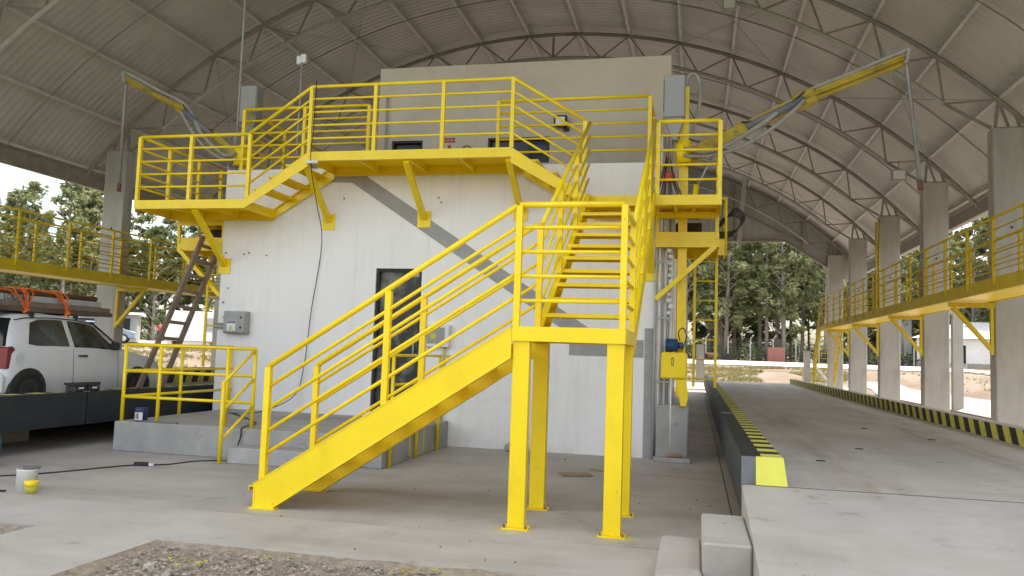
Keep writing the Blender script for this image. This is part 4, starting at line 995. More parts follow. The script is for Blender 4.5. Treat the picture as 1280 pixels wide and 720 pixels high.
# ============================================================ CAR
def car(label, ox, oy, oz):
    """origin: ground under the rear axle centre; nose towards +Y"""
    t = thing('parked_car', label, 'car', (ox, oy, oz))
    L0, L1 = -.72, 3.02
    #  y, half width low, half width belt, z low, z belt, z top, half width top
    S = [(-.56, .60, .60, .32, .78, .80, .56), (-.53, .73, .72, .24, .86, .90, .62), (-.46, .79, .77, .20, .92, 1.16, .60), (-.34, .80, .785, .18, .93, 1.38, .565),
         (-.2, .805, .795, .17, .935, 1.43, .575), (.4, .81, .80, .17, .935, 1.455, .59), (.95, .81, .80, .17, .93, 1.44, .585), (1.30, .81, .80, .17, .92, 1.38, .575), (1.62, .81, .795, .17, .91, 1.20, .60),
         (1.92, .81, .785, .17, .90, .975, .66), (2.05, .81, .78, .17, .885, .925, .68), (2.4, .80, .76, .17, .83, .87, .64), (2.76, .78, .73, .2, .76, .80, .60), (2.98, .73, .67, .25, .66, .71, .55), (3.06, .62, .6, .32, .54, .58, .5)]
    def ring(s):
        y, wl, wb, zl, zb, zt, wt = s
        P = [(0, zl), (wl*.85, zl), (wl, zl+.10), (wl+.015, (zl+zb)/2), (wb, zb-.04), (wb-.015, zb), (wt+(wb-wt)*.10+.0, zt-.06 if zt-zb > .1 else (zb+zt)/2), (wt*.9, zt-.012), (wt*.5, zt+.006), (0, zt+.01)]
        return [(a, y, z) for a, z in P]+[(-a, y, z) for a, z in P[-2:0:-1]]
    bm = bmesh.new(); rings = []
    for s in S: rings.append([bm.verts.new((ox+x, oy+y, oz+z)) for x, y, z in ring(s)])
    n = len(rings[0])
    for a, b in zip(rings, rings[1:]):
        for j in range(n): bm.faces.new((a[j], a[(j+1) % n], b[(j+1) % n], b[j])).smooth = True
    bm.faces.new(rings[0][::-1]); bm.faces.new(rings[-1])
    body = obj('body', bm, CARW, t)
    def smp(y):
        for a, b in zip(S, S[1:]):
            if y <= b[0]:
                f = (y-a[0])/(b[0]-a[0]); return [u+(v-u)*f for u, v in zip(a, b)]
        return list(S[-1])
    def side(y, f, off=.006, sx=1):     # f: 0 belt, 1 top edge
        s = smp(y); x0, z0, x1, z1 = s[2]-.015, s[4], s[6]+(s[2]-s[6])*.10, s[5]-.06
        return (ox+sx*(x0+(x1-x0)*f+off), oy+y, oz+z0+(z1-z0)*f)
    def pane(nm, yf, sx, m=CARG, off=.006, **k):
        bm = bmesh.new(); N = 10; A = []
        for i in range(N+1):
            c = []
            for j in range(5):
                u, v = i/N, j/4; yy, ff = yf(u, v); c.append(bm.verts.new(side(yy, ff, off, sx)))
            A.append(c)
        for a, b in zip(A, A[1:]):
            for j in range(4): bm.faces.new((a[j], a[j+1], b[j+1], b[j])).smooth = True
        return obj(nm, bm, m, t)
    for sx in (1, -1):
        q = lambda u, v: (-.36+.16*(v)+u*(1.02-.16*v), .05+.90*v*(1-.25*(1-u)**3))
        pane('rear_side_window', lambda u, v: (-.16+.12*v+u*(.80-.16*v), .06+.88*v*(1-.12*max(0, 1-u*4))+.05*(1-v)*max(0, 1-u*5)), sx)
        pane('door_window', lambda u, v: (.74-.04*v+u*((1.86-.52*v)-(.74-.04*v)), .04+.90*v*(1-.0*u)), sx)
        obj('roof_gutter', MB().tube([side(-.3+1.55*k/8, 1.0, .012, sx) for k in range(9)], .008, 5), BLACK, t)
        # door seams
        for yy, z0, z1 in ((.70, .26, .93), (1.72, .30, .90)):
            P = []
            for k in range(6):
                s = smp(yy); z = z0+(z1-z0)*k/5; zl, zb = s[3], s[4]; zm = (zl+zb)/2
                w_ = s[1]+.015 if z < zm else s[1]+.015+(s[2]-.0-s[1]-.015)*(z-zm)/(zb-.04-zm); P.append((ox+sx*(w_+.001), oy+yy, oz+z))
            obj('door_seam', MB().tube(P, .004, 4), BLACK, t)
        x_ = ox+sx*.822; dh = obj('door_handle', MB().box(x_-.008, x_+.012, oy+.80, oy+.99, oz+.80, oz+.83), BLACK, t, bevel=.005)
        obj('wing_mirror', MB().hexa([(ox+sx*.80, oy+1.50, oz+.93), (ox+sx*.93, oy+1.50, oz+.94), (ox+sx*.93, oy+1.62, oz+.94), (ox+sx*.80, oy+1.66, oz+.93), (ox+sx*.82, oy+1.50, oz+1.05), (ox+sx*.92, oy+1.50, oz+1.05), (ox+sx*.92, oy+1.6, oz+1.04), (ox+sx*.82, oy+1.62, oz+1.05)]), BLACK, t, bevel=.012)
        obj('side_strip', MB().box(min(ox+sx*.80, ox+sx*.832), max(ox+sx*.80, ox+sx*.832), oy+.36, oy+2.0, oz+.17, oz+.22), BLACK, t)
        for yy in (-.16, 2.22):
            xw = ox+sx*.826
            b = MB(); C = [(yy+.335*math.cos(a/24*6.283), .30+.335*math.sin(a/24*6.283)) for a in range(24)]
            xi_, xo_ = sorted((xw-sx*.1, xw)); b.prism([(oy+u, oz+max(.14, v)) for u, v in C], 0, xi_, xo_); obj('wheel_arch', b, BLACK, t)
            wh = obj('wheel', MB().tube([(xw-sx*.14, oy+yy, oz+.29), (xw-sx*.02, oy+yy, oz+.29), (xw+sx*.012, oy+yy, oz+.29)], [.29, .29, .265], 28), RUBBER, t)
            obj('rim', MB().tube([(xw+sx*.008, oy+yy, oz+.29), (xw+sx*.020, oy+yy, oz+.29)], [.185, .175], 24), BLACK, wh, org=ORG[t.name])
            obj('hub', MB().tube([(xw+sx*.015, oy+yy, oz+.29), (xw+sx*.032, oy+yy, oz+.29)], [.07, .05], 14), RUBBER, wh, org=ORG[t.name])
            for k in range(10):
                a = k*.6283; obj('vent', MB().box(min(xw+sx*.0195, xw+sx*.022), max(xw+sx*.0195, xw+sx*.022), oy+yy+.13*math.cos(a)-.016, oy+yy+.13*math.cos(a)+.016, oz+.29+.13*math.sin(a)-.016, oz+.29+.13*math.sin(a)+.016), BLACK, wh, org=ORG[t.name])
        # tail lamp wraps the corner
        b = MB(); b.prism([(oy-.555, oz+.62), (oy-.40, oz+.62), (oy-.39, oz+.90), (oy-.44, oz+.95), (oy-.54, oz+.93)], 0, *sorted((ox+sx*.50, ox+sx*.775))); obj('tail_lamp', b, LAMPR, t, bevel=.012)
    # rear and front screens, bumpers, boot line
    obj('rear_window', MB().hexa([(ox-.68, oy-.54, oz+.95), (ox+.68, oy-.54, oz+.95), (ox+.70, oy-.44, oz+.95), (ox-.70, oy-.44, oz+.95), (ox-.56, oy-.40, oz+1.36), (ox+.56, oy-.40, oz+1.36), (ox+.57, oy-.32, oz+1.36), (ox-.57, oy-.32, oz+1.36)]), GLASS, t)
    ws = bmesh.new(); G = []
    for yy in (1.34, 1.5, 1.7, 1.88):
        s = smp(yy); G.append([ws.verts.new((ox+s[6]*f*.98, oy+yy, oz+s[5]+.02-.02*abs(f)**3)) for f in (-1, -.5, 0, .5, 1)])
    for a, b in zip(G, G[1:]):
        for j in range(4): ws.faces.new((a[j], a[j+1], b[j+1], b[j])).smooth = True
    obj('windscreen', ws, GLASS, t)
    obj('rear_bumper', MB().box(ox-.76, ox+.76, oy-.62, oy-.44, oz+.24, oz+.56), CARW, t, bevel=.05)
    obj('front_bumper', MB().box(ox-.72, ox+.72, oy+2.86, oy+3.06, oz+.22, oz+.48), CARW, t, bevel=.05)
    # fuel flap
    obj('fuel_flap', MB().cyl((ox+.808, oy-.33, oz+.78), (ox+.8125, oy-.33, oz+.78), .075, 18), CARW, t)
    rk = obj('roof_rack', MB().box(ox-.60, ox+.60, oy+.02, oy+.07, oz+1.45, oz+1.473), BLACK, t)
    obj('crossbar', MB().box(ox-.60, ox+.60, oy+.92, oy+.97, oz+1.45, oz+1.473), BLACK, t)
    for yy in (.045, .945):
        for sx in (-1, 1): obj('rack_foot', MB().beam((ox+sx*.57, oy+yy, oz+1.37), (ox+sx*.57, oy+yy, oz+1.45), .05, .06, up=(0, 1, 0)), BLACK, t)
    return t
COX, COY, COZ = -10.40, 10.28, .49
car('white three-door hatchback with loaded roof rack parked on the left weighbridge', COX, COY, COZ)
# load on the rack
rz = COZ+1.475
def plank(x, y0, y1, z, wd, ht, m, label, dz=0):
    return tag(obj('plank', MB().beam((x, y0, z+ht/2), (x, y1, z+ht/2+dz), wd, ht), m, None, org=(x, (y0+y1)/2, z)), label, 'plank', 'long timbers tied on the car roof')
plank(COX+.42, 8.3, 12.2, rz, .10, .07, PLANK, 'lowest dark timber on the car roof, nearest the camera side')
plank(COX+.25, 8.2, 12.1, rz, .10, .07, PLANK, 'lowest dark timber on the car roof, second from the side')
plank(COX+.05, 8.4, 12.15, rz, .12, .07, PLANK, 'lowest dark timber on the car roof in the middle')
plank(COX+.40, 8.5, 12.15, rz+.072, .12, .075, WOOD, 'grey brown timber in the second layer of the roof load')
plank(COX+.22, 8.1, 12.1, rz+.072, .12, .075, WOOD, 'inner timber in the second layer of the roof load')
t = thing('equipment_case', 'long grey aluminium box with black lettering tied among the roof timbers', 'case', (COX+.3, 10, rz+.15))
obj('shell', MB().box(COX+.16, COX+.40, 8.6, 12.0, rz+.15, rz+.25), ALU, t, bevel=.008)
text('lettering', 'LOCMAQ', .115, (COX+.4025, 10.22, rz+.20), (R(90), 0, R(90)), BLACK, t)
tag(obj('long_pole', MB().cyl((COX+.36, 8.3, rz+.305), (COX+.36, 11.9, rz+.29), .042, 12), RUST, None), 'long orange brown pole on top of the roof load', 'pole')
tag(obj('long_pole', MB().cyl((COX+.22, 8.3, rz+.305), (COX+.22, 11.8, rz+.29), .036, 12), ORANGE, None), 'second long orange pole behind the first on the roof load', 'pole')
t = thing('tie_rope', 'orange rope lashing the timbers to the car roof rack', 'rope', (COX+.4, 10.5, rz))
random.seed(5)
for yy in (10.33, 11.16):
    for k in range(5 if yy < 11 else 3):
        d = random.uniform(-.18, .18); e = random.uniform(-.05, .05); f = random.uniform(-.25, .05)
        obj('loop', MB().tube([(COX+.46, yy+e, rz-.05), (COX+.47, yy+e*.5, rz+.06), (COX+.46, yy+d*.5, rz+.16), (COX+.43, yy+d, rz+.27), (COX+.36, yy+d+f*.4, rz+.355), (COX+.2, yy+d+f, rz+.35)], .011, 5), ORANGE, t)
    obj('knot', MB().tube([(COX+.48, yy-.06, rz-.02), (COX+.49, yy, rz+.02), (COX+.48, yy+.06, rz-.01)], [.02, .035, .02], 7), ORANGE, t)
obj('long_strand', MB().tube([(COX+.44, 9.2, rz+.33), (COX+.46, 10.0, rz+.30), (COX+.47, 10.2, rz+.2), (COX+.47, 10.32, rz)], .013, 5), ORANGE, t)
obj('long_strand', MB().tube([(COX+.42, 10.36, rz+.35), (COX+.45, 10.9, rz+.31), (COX+.47, 11.1, rz+.14), (COX+.47, 11.15, rz)], .013, 5), ORANGE, t)
# toolboxes on the girder edge
for i, (y_, lb) in enumerate(((10.15, 'open black toolbox on the left weighbridge edge, nearer one'), (10.42, 'second black toolbox on the left weighbridge edge, farther one'))):
    t = thing('toolbox', lb, 'toolbox', (-8.87, y_+.11, .80))
    obj('case', MB().box(-8.97, -8.79, y_, y_+.23, .80, .89), BLACK, t, bevel=.01); obj('lid', MB().hexa([(-8.97, y_-.01, .895), (-8.79, y_-.01, .895), (-8.79, y_+.24, .895), (-8.97, y_+.24, .895), (-8.99, y_-.02, .93), (-8.81, y_-.02, .94), (-8.81, y_+.25, .94), (-8.99, y_+.25, .93)]), BLACK, t)
    obj('label_strip', MB().box(-8.789, -8.786, y_+.06, y_+.16, .845, .87), WHITE, t)
# wooden ladder leaning
t = thing('wooden_ladder', 'brown wooden ladder leaning from the left weighbridge to the service platform', 'ladder', (-8.95, 11.9, .8))
fa, fb_ = Vector((-8.86, 11.62, .8)), Vector((-8.9, 12.62, .8)); ta, tb = Vector((-8.70, 13.02, 3.55)), Vector((-8.62, 13.62, 3.4))
ta, tb = Vector((-8.98, 13.30, 3.32)), Vector((-8.80, 13.12, 3.30))
fa, fb_ = Vector((-8.84, 11.58, .80)), Vector((-8.88, 12.22, .80)); ta, tb = Vector((-8.74, 12.93, 3.50)), Vector((-8.70, 13.42, 3.45))
obj('stile', MB().beam(fa, ta, .05, .085), WOOD, t); obj('stile', MB().beam(fb_, tb, .05, .085), WOOD, t)
for k in range(2, 9):
    f = .10+k*.105; obj('rung', MB().beam(fa.lerp(ta, f), fb_.lerp(tb, f), .04, .055), WOOD, t)

# ============================================================ SMALL THINGS
def lathe(b, cx, cy, prof, n=24):
    rings = [[b.b.verts.new((cx+r*math.cos(6.2832*j/n), cy+r*math.sin(6.2832*j/n), z)) for j in range(n)] for r, z in prof]
    for a, c in zip(rings, rings[1:]):
        for j in range(n): b.b.faces.new((a[j], a[(j+1) % n], c[(j+1) % n], c[j])).smooth = True
    b.b.faces.new(rings[0][::-1]); b.b.faces.new(rings[-1]); return b
t = thing('paint_can', 'white paint can with drips standing on the floor at the left', 'paint can', (-6.75, 7.25, 0))
obj('can', lathe(MB(), -6.78, 7.24, [(.098, 0), (.098, .20), (.102, .205), (.102, .215), (.092, .215), (.09, .19), (.0001, .19)]), WHITE, t)
obj('lid', lathe(MB(), -6.76, 7.27, [(.09, .222), (.095, .232), (.08, .238)]), STEELG, t)
obj('handle', MB().tube([(-6.78+.1*math.cos(a), 7.24-.1*abs(math.sin(a))*.3, .18+.07*math.sin(a)) for a in [k*.3927 for k in range(9)]], .003, 5), STEELG, t)
t = thing('yellow_paint_tub', 'small tub smeared with yellow paint in front of the white can', 'paint tub', (-6.58, 7.1, 0))
obj('tub', lathe(MB(), -6.58, 7.09, [(.052, 0), (.062, .12), (.058, .12), (.05, .1), (.0001, .1)]), STRY, t)
obj('paint_band', lathe(MB(), -6.58, 7.09, [(.0605, .07), (.066, .125), (.062, .126)]), YEL, t)
tag(obj('brush', MB().beam((-6.98, 7.02, .012), (-6.86, 7.06, .012), .03, .015), BLACK, None), 'small black brush on the floor beside the paint cans', 'brush')
t = thing('paint_tin', 'navy and white paint tin standing on the dock corner', 'paint tin', (-7.85, 10.33, .42))
obj('tin', lathe(MB(), -7.83, 10.36, [(.088, .42), (.088, .61), (.084, .615)]), NAVY, t)
b = MB()
for k in range(6):
    a0, a1 = R(-125+k*14), R(-125+(k+1)*14)
    c = [(-7.83+.0885*math.cos(a), 10.36+.0885*math.sin(a), z) for a, z in ((a0, .44), (a1, .44), (a1, .55), (a0, .55))]; b.b.faces.new([b.b.verts.new(p) for p in c])
obj('label_patch', b, WHITE, t)
b = MB()
for k in range(3):
    a0, a1 = R(-108+k*12), R(-108+(k+1)*12)
    c = [(-7.83+.0895*math.cos(a), 10.36+.0895*math.sin(a), z) for a, z in ((a0, .46), (a1, .46), (a1, .535), (a0, .535))]; b.b.faces.new([b.b.verts.new(p) for p in c])
obj('label_picture', b, CARD, t)
tag(obj('steel_bar', MB().box(-7.70, -7.15, 10.22, 10.27, .42, .445), STEELG, None), 'flat dark steel bar lying on the dock edge beside the tin', 'bar')
t = thing('extension_cord', 'black extension cord with connector crossing the floor from the left to the dock', 'cord', (-7, 9, 0))
obj('cord', MB().tube(smooth([(-9.2, 7.35, .008), (-8.3, 7.55, .008), (-7.64, 7.8, .008), (-7.3, 8.3, .008), (-7.05, 8.9, .008), (-6.88, 9.12, .015)]), .009, 6), BLACK, t)
obj('cord', MB().tube(smooth([(-6.78, 9.15, .015), (-6.6, 9.35, .008), (-6.5, 9.7, .008), (-6.3, 9.9, .008), (-6.15, 10.05, .03), (-6.1, 10.17, .3), (-6.1, 10.2, .43), (-6.3, 10.9, .43), (-6.9, 11.6, .43), (-7.5, 12.2, .43)]), .009, 6), BLACK, t)
obj('connector', MB().beam((-6.93, 9.10, .025), (-6.76, 9.15, .025), .05, .05), BLACK, t, bevel=.01)
obj('plug', MB().beam((-6.755, 9.152, .02), (-6.70, 9.17, .02), .03, .03), WHITE, t)
tag(obj('cardboard_scrap', MB().beam((-1.72, 10.75, .015), (-1.34, 10.9, .012), .26, .012), CARD, None), 'flat torn brown cardboard on the floor behind the landing legs', 'cardboard')
tag(obj('wood_scrap', MB().beam((-1.42, 11.35, .012), (-1.05, 11.25, .015), .04, .02), CARD, None), 'small wood offcut on the floor beyond the cardboard', 'wood')
tag(obj('concrete_offcut', MB().box(-2.98, -2.66, 12.8, 13.04, 0, .13), GREYP, None, bevel=.03), 'dark grey block lying against the foot of the white wall', 'block')
tag(obj('blue_drum', lathe(MB(), -8.37, 8.32, [(.12, 0), (.13, .3), (.12, .34)]), BLUE, None), 'blue container cut by the left picture edge', 'container')
dbr = MB(); random.seed(3)
for i in range(34):
    x, y_ = random.uniform(-6.5, .2), random.uniform(6.0, 12.8); s = random.uniform(.006, .022)
    if -4.2 < x < -1 and y_ < 5.95: continue
    dbr.beam((x, y_, .004), (x+random.uniform(-1, 1)*s*1.6, y_+random.uniform(-1, 1)*s*1.6+.004, .004), s*.8, .006)
obj('floor_debris', dbr, RUST, None, kind='stuff')
b = MB(); 
for x, y_, s in ((2.15, 6.05, .06),): b.beam((x, y_, .452), (x+s, y_, .452), s*.7, .006)
tag(obj('dry_leaf', b, CARD, None), 'small brown dry leaf lying on the ramp', 'leaf')
b = MB()
for x, y_ in ((1.9, 10.6), (1.25, 9.1), (3.2, 12.5), (2.6, 14.0)): b.beam((x, y_, .575), (x+.08, y_+.02, .575), .05, .008)
obj('deck_debris', b, BLACK, None, kind='stuff')
# ============================================================ OUTSIDE: trees, houses, fence
random.seed(21)
def leaf_quads(bm, c, rad, n, s0, s1, flat=.8):
    for _ in range(n):
        d = Vector((random.gauss(0, 1), random.gauss(0, 1), random.gauss(0, 1))).normalized()*(random.random()**.45)
        p = c+Vector((d.x*rad, d.y*rad, d.z*rad*flat)); s = random.uniform(s0, s1)
        a = Vector((random.gauss(0, 1), random.gauss(0, 1), random.gauss(0, .6))).normalized(); b = a.cross(Vector((random.gauss(0, 1), random.gauss(0, 1), random.gauss(0, 1)))).normalized()
        bm.faces.new([bm.verts.new(p+a*s), bm.verts.new(p+b*s*.45), bm.verts.new(p-a*s), bm.verts.new(p-b*s*.45)])
def tree_meshes(h, seed, wide=1., low=.35, dens=1.):
    random.seed(seed); tb = MB(); top = Vector((random.uniform(-.6, .6), random.uniform(-.6, .6), h*.93))
    mid = Vector((random.uniform(-.3, .3), random.uniform(-.3, .3), h*.5))
    tb.tube([(0, 0, -.3), mid*.5, mid, mid.lerp(top, .5), top], [.23, .19, .14, .09, .03], 7)
    cb = bmesh.new(); nb = int(36*dens)
    for k in range(nb):
        f = low+(1-low)*(k+.5)/nb; z = h*f; a = k*2.4+random.random(); rr = wide*h*.115*math.sin(min(1, (1.02-f)/(1-low)*1.5+.12)*1.57)*random.uniform(.5, 1.15)
        base = Vector((0, 0, z-rr*.7)); base.x, base.y = (mid.lerp(top, max(0, f-.5)*2) if f > .5 else mid*f*2).xy
        e = base+Vector((math.cos(a)*rr, math.sin(a)*rr, rr*.8)); tb.tube([base, base.lerp(e, .5)+Vector((0, 0, .1)), e], [.07, .045, .02], 5)
        for _ in range(3):
            c = e+Vector((random.uniform(-1, 1), random.uniform(-1, 1), random.uniform(-.8, .8)))*rr*.45
            leaf_quads(cb, c, random.uniform(.35, 1.0)*h*.042, 40, .15, .34)
    leaf_quads(cb, top, h*.05, 120, .16, .32, 1.2)
    tm = finish(tb.b, 'trunk'); tm.materials.append(BARK); cm = finish(cb, 'crown')
    return tm, cm
TV = []
for i in range(5): tm, cm = tree_meshes(18, 40+i, random.choice((.9, 1.1, 1.0)), .18 if i % 2 else .30); cm.materials.append(LEAF); TV.append((tm, cm))
for i in range(3): tm, cm = tree_meshes(14, 60+i, 1.5, .12, 1.25); cm.materials.append(LEAFD); TV.append((tm, cm))
def tree(x, y, v, sc, label, group, nm='eucalyptus_tree'):
    t = thing(nm, label, 'tree', (x, y, gh(x, y, False)-.1), group)
    t.rotation_euler = (0, 0, random.random()*6.28); t.scale = (sc*random.uniform(.9, 1.1), sc*random.uniform(.9, 1.1), sc)
    a = bpy.data.objects.new('trunk', TV[v][0]); COL.objects.link(a); a.parent = t
    b = bpy.data.objects.new('crown', TV[v][1]); COL.objects.link(b); b.parent = t
random.seed(77)
for row, (yb0, n) in enumerate(((86, 26), (92, 28), (99, 28), (107, 24))):
    for k in range(n):
        x = -34+k*(70/n)+random.uniform(-1.2, 1.2); y_ = yb0+random.uniform(-2, 2)
        tree(x, y_, random.randrange(5) if row < 2 else random.randrange(8), random.uniform(.92, 1.15)*(1.0 if x < 12 else .82), 'tall slender eucalyptus in the dense plantation beyond the far end of the shed', 'eucalyptus plantation beyond the far end')
for k in range(44):      # right side, beyond the road and house
    x = 42+random.uniform(-2, 10)+k*.1; y_ = 24+k*2.3+random.uniform(-1.5, 1.5); x = 38+.12*y_+random.uniform(-2, 6)
    tree(x, y_, random.randrange(8), random.uniform(.62, .86), 'broad tree in the row behind the white house on the right', 'trees beyond the right-hand road')
for k in range(64):      # left side
    y_ = 22+k*1.25+random.uniform(-1, 1); x = -62-random.uniform(0, 16)-.12*y_
    big = k in (9, 24, 33)
    tree(x, y_, random.choice((0, 1, 2, 5, 6, 7)), random.uniform(.62, .80)*(1.25 if big else 1), 'leafy tree in the belt beyond the car on the left', 'trees beyond the left-hand road')
for k in range(56):
    f = k/56; tree(-76+f*46+random.uniform(-3, 3), 42+f*50+random.uniform(-6, 6), random.choice((0, 1, 3, 4, 5, 6, 7)), random.uniform(.66, .86), 'leafy tree in the belt behind the low white buildings on the left', 'trees behind the white buildings')
for k in range(14):  # unseen trees, added only to shade the light under the roof
    tree(random.uniform(13, 24), -10+k*1.7, 5+k % 3, random.uniform(.6, .8), 'broad tree added out of view on the right to shade the roof underside', 'shade trees added out of view beside the camera')
# undergrowth
def bush_belt(name, P, n, s, m, q=16):
    bm = bmesh.new()
    for k in range(n):
        x, y_ = P(k/n); x += random.uniform(-1.5, 1.5); y_ += random.uniform(-1.2, 1.2); z = gh(x, y_, False)
        r_ = random.uniform(.5, 1.)*s; leaf_quads(bm, Vector((x, y_, z+r_*.5)), r_, q*4, .12, .26, .8)
    obj(name, bm, m, kind='stuff')
bush_belt('undergrowth', lambda f: (-36+76*f, 83.5), 170, 1.5, LEAFD)
bush_belt('undergrowth', lambda f: (-44+90*f, 110), 150, 3.2, LEAFD, 40)
bush_belt('undergrowth', lambda f: (38+.12*(28+90*f), 28+90*f), 110, 1.3, LEAFD)
bush_belt('undergrowth', lambda f: (-61-.12*(20+80*f), 20+80*f), 110, 1.4, LEAFD)
# grass tufts on the banks
bm = bmesh.new(); random.seed(8)
def tuft(x, y_, h):
    z = gh(x, y_)
    for _ in range(7):
        a = random.random()*6.28; d = Vector((math.cos(a), math.sin(a), 0)); w_ = Vector((-d.y, d.x, 0))*.02
        p = Vector((x, y_, z))+d*random.uniform(0, .08); q = p+d*h*random.uniform(.2, .6)+Vector((0, 0, h*random.uniform(.6, 1)))
        bm.faces.new([bm.verts.new(p-w_), bm.verts.new(p+w_), bm.verts.new(q)])
for _ in range(5200):
    x, y_ = random.uniform(-5, 9), random.uniform(45, 57)
    if noise.noise((x*.3, y_*.3, 1)) > -.1: tuft(x, y_, random.uniform(.1, .3))
for _ in range(5200):
    x, y_ = random.uniform(-36, -20), random.uniform(20, 50)
    if noise.noise((x*.25, y_*.25, 4)) > -.05: tuft(x, y_, random.uniform(.1, .28))
for _ in range(1200):
    x, y_ = random.uniform(12, 20), random.uniform(20, 62)
    if noise.noise((x*.3, y_*.3, 9)) > .1: tuft(x, y_, random.uniform(.08, .2))
obj('grass', bm, GRASSM, kind='stuff')
bm = bmesh.new()
for _ in range(900):
    x, y_ = random.uniform(18, 20.8), random.uniform(20, 64); r_ = random.uniform(.06, .22)
    g = bmesh.ops.create_icosphere(bm, subdivisions=1, radius=r_, matrix=Matrix.Translation((x, y_, gh(x, y_, False)+.05)) @ Matrix.Diagonal((1, 1, .6, 1)))
obj('rubble', bm, STONE, kind='stuff')

def house(label, x, y_, rot, w_, d, h, rh, wins, cat='house', m=HOUSE, rm=TILE, flat=False, name='house'):
    z = gh(x, y_, False); t = thing(name, label, cat, (0, 0, 0))
    obj('wall', MB().box(-w_/2, w_/2, -d/2, d/2, 0, h), m, t)
    if flat: obj('roof', MB().box(-w_/2-.3, w_/2+.3, -d/2-.4, d/2+.3, h, h+.18), rm, t)
    else:
        b = MB(); o_ = .45; v = [b.b.verts.new(p) for p in ((-w_/2-o_, -d/2-o_, h), (w_/2+o_, -d/2-o_, h), (w_/2+o_, d/2+o_, h), (-w_/2-o_, d/2+o_, h), (-w_/4, 0, h+rh), (w_/4, 0, h+rh))]
        for f in ((0, 1, 5, 4), (1, 2, 5), (2, 3, 4, 5), (3, 0, 4), (3, 2, 1, 0)): b.b.faces.new([v[i] for i in f])
        obj('roof', b, rm, t)
    if not flat: obj('stone_base', MB().box(-w_/2-.04, w_/2+.04, -d/2-.04, d/2+.04, 0, .45), STONE, t)
    for nm, x0, x1, z0, z1 in wins:
        f = obj(nm, MB().box(x0, x1, -d/2-.03, -d/2+.001, z0, z1), GLASS, t)
        obj('frame', MB().box(x0-.06, x1+.06, -d/2-.045, -d/2-.031, z1, z1+.07).box(x0-.06, x1+.06, -d/2-.06, -d/2-.031, z0-.07, z0).box(x0-.06, x0-.002, -d/2-.045, -d/2-.031, z0-.001, z1+.001).box(x1+.002, x1+.06, -d/2-.045, -d/2-.031, z0-.001, z1+.001), m, f)
    t.location = (x, y_, z); t.rotation_euler = (0, 0, rot); return t
house('white bungalow with pale hipped roof beyond the road on the right', 27.5, 84, R(-18), 13, 8, 2.7, 1.7, [('door', -3.6, -2.5, .1, 2.1), ('window', 1.2, 3.0, 1.0, 1.9), ('window', 4.3, 5.6, 1.0, 1.9)])
house('tall narrow white building left of the bungalow on the right', 20.6, 92, R(-12), 2.6, 4, 5.6, 0, [('window', -.5, .5, 3.6, 4.4)], flat=True, cat='building', name='white_building')
house('low white shed with grey wall sections behind the car on the left', -44.3, 49.8, R(34), 9.5, 4, 1.95, 0, [('window', .6, 2.2, .9, 1.6), ('door', 3.6, 4.3, .1, 1.7)], flat=True, cat='shed', m=CREAM, rm=HOUSE, name='low_shed')
t = thing('site_trailer', 'large plain white box trailer with one grey window, seen through the ladder', 'trailer', (0, 0, 0))
obj('shell', MB().box(-1.55, 4.2, -1.25, 1.25, .35, 2.55), HOUSE, t, bevel=.05)
obj('window', MB().box(1.1, 2.3, -1.27, -1.2495, 1.15, 2.1), EBOX, t)
for x in (-.7, 1.9): obj('wheel', MB().cyl((x, -1.2, .32), (x, -1.0, .32), .34, 16), RUBBER, t)
obj('skirt', MB().box(-1.4, 3.9, -1.15, 1.15, .05, .35), HOUSE, t)
t.location = (-36.8, 53.3, gh(-36.8, 53.3, False)); t.rotation_euler = (0, 0, R(34))
# distant parked car, small
def small_car(x, y_, rot, m, label):
    t = thing('distant_car', label, 'car', (0, 0, 0)); b = MB()
    b.prism([(-2, .3), (2, .3), (2.05, .75), (1.2, .88), (.7, 1.38), (-1.1, 1.42), (-1.75, .95), (-2.05, .85)], 1, -.8, .8); obj('body', b, m, t, bevel=.06)
    for s in (-1, 1):
        b = MB(); b.prism([(-1.5, .92), (1.0, .9), (.62, 1.3), (-1.02, 1.34)], 1, s*.805-.004, s*.805+.004); obj('window', b, GLASS, t)
        for xx in (-1.25, 1.3):
            wh = obj('wheel', MB().cyl((xx, s*.72, .3), (xx, s*.83, .3), .3, 18), RUBBER, t); obj('rim', MB().cyl((xx, s*.825, .3), (xx, s*.842, .3), .19, 14), ALU, wh)
    t.location = (x, y_, gh(x, y_, False)+.05); t.rotation_euler = (0, 0, rot)
small_car(-39.9, 48.3, R(34), mat('silver_blue_paint', (.22, .28, .33), (.2, .25, .3), 2, .3), 'silver blue hatchback parked in front of the low shed')
